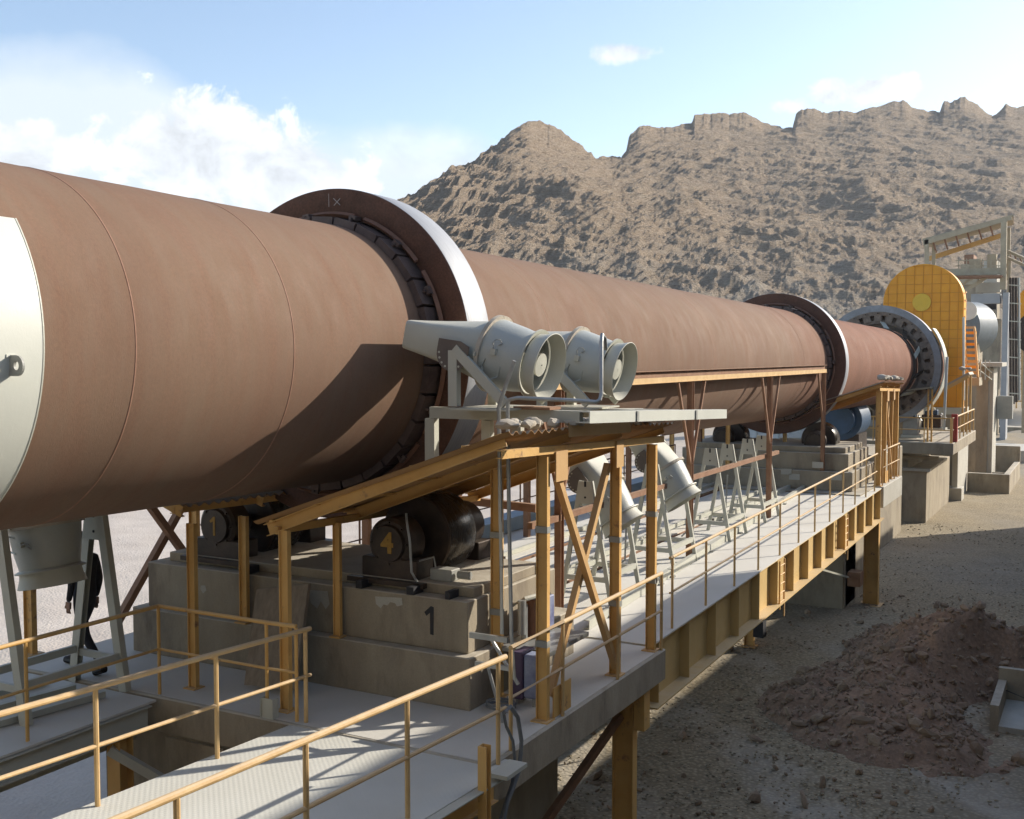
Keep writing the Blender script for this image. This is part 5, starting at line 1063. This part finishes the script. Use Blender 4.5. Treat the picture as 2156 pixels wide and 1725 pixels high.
# conveyor gallery running up to the right
cg = thing('conveyor_gallery', 'thin inclined conveyor gallery running off the right edge below the mountain', 'conveyor', (-4, 100, 10))
for d_ in (0, 14): MB().bar(P(2120, 528 + d_, Y=TY + 4), P(2260, 590 + d_, Y=TY - 8), .15, .2).build('chord', TOWERST, cg)
for k in range(12):
    x_ = 2124 + k * 11; MB().bar(P(x_, 530 + k * 4.9, Y=TY + 4 - k), P(x_ + 5, 543 + k * 4.9, Y=TY + 4 - k), .08, .1).build('web_bar', BROWN, cg)
for x_, y_ in ((2126, 545), (2190, 572)):
    q = P(x_, y_, Y=TY + 4 - (x_ - 2120) * .09); MB().bar((q.x, q.y, 0), q, .2, .2, (0, 1, 0)).build('trestle_leg', TOWERST, cg)
# crusher block beyond the conveyor on the mountain foot
cr = thing('crusher_house', 'small dusty crusher structure on the slope behind the tower', 'plant building', (-9, 112, 0))
def cx_(x0, x1, y0, y1, m, nm, d=3): a, b = P(x0, y1, Y=112), P(x1, y0, Y=112); MB().box(a.x, b.x, 112, 112 + d, a.z, b.z).build(nm, m, cr)
cx_(2022, 2058, 556, 600, TOWERST, 'block'); cx_(2030, 2050, 536, 556, BROWN, 'hopper'); cx_(2070, 2100, 548, 640, CONCL, 'wall'); a = P(2022, 600, Y=112); b = P(2100, 600, Y=112); MB().box(a.x, b.x, 112.2, 115, 0, a.z).build('base_wall', CONC, cr)
# far scaffold and second grey tank cut by the right edge
sf = thing('far_scaffold', 'rusty scaffold frame standing far off at the right edge', 'scaffold', (-3.4, 100, 0))
for x_ in (2140, 2152, 2166, 2182):
    MB().bar(P(x_, 860, Y=100), P(x_, 690, Y=100), .12, .12, Y_).build('upright', RAILM, sf)
for y_ in (700, 730, 760, 790, 820, 845): MB().bar(P(2138, y_, Y=100), P(2184, y_, Y=100), .1, .12).build('ledger', RAILM, sf)
for k in range(4): MB().bar(P(2140, 720 + k * 32, Y=100), P(2166, 700 + k * 32, Y=100), .07, .07).build('diagonal', BROWN, sf)
tk = thing('yellow_tank', 'yellow and grey tank cut off by the right edge of the photo', 'tank', (-2.8, 96, 8))
q = P(2190, 665, Y=96); MB().tube((q.x, 95, q.z + .7), (q.x, 99, q.z + .7), 1.75, 32).build('tank_shell', HOODOR, tk, smooth=True); MB().tube((q.x, 94.9, q.z - 1.4), (q.x, 99.2, q.z - 1.4), 1.75, 32).build('lower_drum', DARKSTEEL, tk, smooth=True)
MB().bar((q.x - 1, 97, 0), (q.x - 1, 97, q.z - 2), .4, .4, Y_).bar((q.x + 1, 97, 0), (q.x + 1, 97, q.z - 2), .4, .4, Y_).build('leg', TOWERST, tk)
tag(MB().box(-9, -3, 104, 106, -.2, .9).build('low_wall', CONC), 'low dark wall along the foot of the mountain beside the tower', 'wall')
# sheds seen under the kiln, far left side
sh = thing('distant_shed', 'pale corrugated shed seen under the kiln beside the second pier', 'shed', (-19, 60, 0))
a, b = P(1700, 1000, Y=62), P(1800, 860, Y=62); MB().box(a.x - 4, b.x, 62, 66, -.1, 5.2).build('wall', mat('pale_blue_cladding', (.55, .57, .56), rough=.6), sh); 
for k in range(10): xx = a.x - 3.6 + k * ((b.x - a.x + 3.8) / 10); MB().box(xx, xx + .06, 61.94, 62, 0, 5.1).build('cladding_rib', CREAM2, sh)
MB().box(a.x - 4.3, b.x + .3, 61.6, 66.4, 5.2, 5.4).build('roof', BLUEG, sh)
# ------------------------------------------------------------------ walking worker under the kiln
def worker():
    ox, oy, oz = -11.26, 9.45, 3.383
    t = thing('person', 'worker in dark clothes walking on the deck under the kiln, half hidden by the A-frame', 'person', (ox, oy, oz))
    J = {'pel': (0, 0, .93), 'spn': (0, 0, 1.15), 'chs': (-.03, 0, 1.36), 'nk': (-.04, 0, 1.50), 'hd': (-.06, 0, 1.60), 'ht': (-.07, 0, 1.70),
         'hl': (0, .09, .88), 'kl': (-.22, .10, .50), 'al': (-.34, .10, .10), 'tl': (-.50, .10, .045), 'hr': (0, -.09, .88), 'kr': (.10, -.10, .48), 'ar': (.38, -.10, .16), 'tr': (.27, -.10, .035),
         'sl': (-.03, .19, 1.40), 'el': (.04, .20, 1.13), 'wl': (-.02, .19, .90), 'sr': (-.03, -.19, 1.40), 'er': (.02, -.21, 1.13), 'wr': (-.06, -.2, .90)}
    def skin(nm, edges, rad_, m, par):
        names = []; [names.append(a) for e in edges for a in e if a not in names]
        me = bpy.data.meshes.new(nm); me.from_pydata([J[a] for a in names], [(names.index(a), names.index(b)) for a, b in edges], []); me.materials.append(m)
        o = bpy.data.objects.new(nm, me); COL.objects.link(o); o.parent = par
        md = o.modifiers.new('skin', 'SKIN'); md.use_smooth_shade = True
        for i, a in enumerate(names):
            v = me.skin_vertices[0].data[i]; v.radius = rad_[a] if isinstance(rad_[a], tuple) else (rad_[a],) * 2; v.use_root = (i == 0)
        s = o.modifiers.new('sub', 'SUBSURF'); s.levels = 2; s.render_levels = 2; return o
    r_ = dict(pel=(.15, .11), spn=(.145, .10), chs=(.16, .11), nk=.055, hd=.085, ht=.075, hl=.095, kl=.065, al=.045, tl=.04, hr=.095, kr=.065, ar=.045, tr=.04, sl=.065, el=.048, wl=.035, sr=.065, er=.048, wr=.035)
    body = skin('body', [('pel', 'spn'), ('spn', 'chs'), ('chs', 'nk'), ('pel', 'hl'), ('hl', 'kl'), ('kl', 'al'), ('al', 'tl'), ('pel', 'hr'), ('hr', 'kr'), ('kr', 'ar'), ('ar', 'tr'), ('chs', 'sl'), ('sl', 'el'), ('el', 'wl'), ('chs', 'sr'), ('sr', 'er'), ('er', 'wr')], r_, CLOTH, t)
    m = MB(); m.lathe([(-.12, .01), (-.11, .05), (-.05, .078), (.03, .088), (.09, .075), (.115, .03), (.118, .001)], (-.065, 0, 1.63), (0, 0, 1), 20)
    nose = MB().prism([(-.145, -.012, 1.60), (-.145, .012, 1.60), (-.168, 0, 1.605)], (0, 0, .04))
    def loc(mb, nm, mm, sm=True): o = bpy.data.objects.new(nm, mb.mesh(nm, mm, sm)); COL.objects.link(o); o.parent = t; return o
    loc(m, 'head', SKIN); loc(nose, 'nose', SKIN, False)
    loc(MB().lathe([(-.02, .092), (.03, .095), (.09, .08), (.125, .035), (.128, .001)], (-.055, 0, 1.635), (0, 0, 1), 20), 'hair', CLOTH)
    for s in (-1, 1):
        loc(MB().tube((-.065, s * .085, 1.60), (-.065, s * .098, 1.62), .02, 8), 'ear', SKIN)
        w = V(J['wl' if s > 0 else 'wr']); d = V((-.02 if s > 0 else -.08, 0, -1)).normalized()
        h = MB(); h.bar(w, w + d * .085, .03, .075, (1, 0, 0)); 
        for k in range(4): p = w + d * .08 + V((-.028 + .019 * k, 0, 0)); h.path([p, p + d * (.035 + .006 * (k in (1, 2))) , p + d * .065 + V((0, -.012 * s, 0))], .008, 6)
        p = w + d * .03 + V((-.04, 0, 0)); h.path([p, p + d * .03 + V((-.015, 0, 0)), p + d * .055 + V((-.015, 0, 0))], .009, 6); loc(h, 'hand', SKIN)
        a = V(J['al' if s > 0 else 'ar']); b = V(J['tl' if s > 0 else 'tr']); loc(MB().tube(a + V((.06, 0, -.06)), b + V((0, 0, 0)), .05, 10, .045), 'shoe', SHOE)
worker()
bounce_bld = thing('bounce_building', 'unseen sand coloured building added behind the camera to bounce warm light onto shaded fronts', 'building', (-6, -14, 0))  # added out of view; its pale sunlit wall fills the shaded fronts
MB().box(-26, 3.0, -24, -9, -.2, 17).build('clad_block', mat('sand_bounce_cladding', (.42, .37, .29), rough=.8), bounce_bld)
for k in range(8): MB().box(-25 + k * 3.4, -23.4 + k * 3.4, -9, -8.94, 8, 10).build('window', BLUEG, bounce_bld)
# ------------------------------------------------------------------ the hall to the right whose wall and taller bay shade the yard (it stands outside the frame)
hall = thing('raw_material_hall', 'long concrete clad hall with a taller bay on the yard side opposite the kiln', 'building', (9, 28, 0))
MB().box(3.0, 16, 3.0, 59.0, -.2, 8.95).build('long_bay', CONC, hall); MB().box(3.0, 16, -12.0, 31.2, 8.95, 10.95).box(3.0, 16, -12, 3.0, -.2, 8.95).build('tall_bay', CONC, hall)
for k in range(13): MB().box(2.9, 3.0, 4.5 + k * 4.2, 6.5 + k * 4.2, 3.5, 5.5).build('window', BLUEG, hall)

# ------------------------------------------------------------------ light desert haze
hz = MB().box(-1500, 1500, -400, 1800, -31.5, 150).build('haze', bpy.data.materials.new('air'))
hm = hz.data.materials[0]; hm.use_nodes = True; hm.node_tree.nodes.clear()
vo = hm.node_tree.nodes.new('ShaderNodeVolumePrincipled'); vo.inputs['Density'].default_value = .00022; vo.inputs['Color'].default_value = (.80, .86, .95, 1); vo.inputs['Anisotropy'].default_value = .2
mo = hm.node_tree.nodes.new('ShaderNodeOutputMaterial'); hm.node_tree.links.new(vo.outputs[0], mo.inputs['Volume']); hz['kind'] = 'stuff'
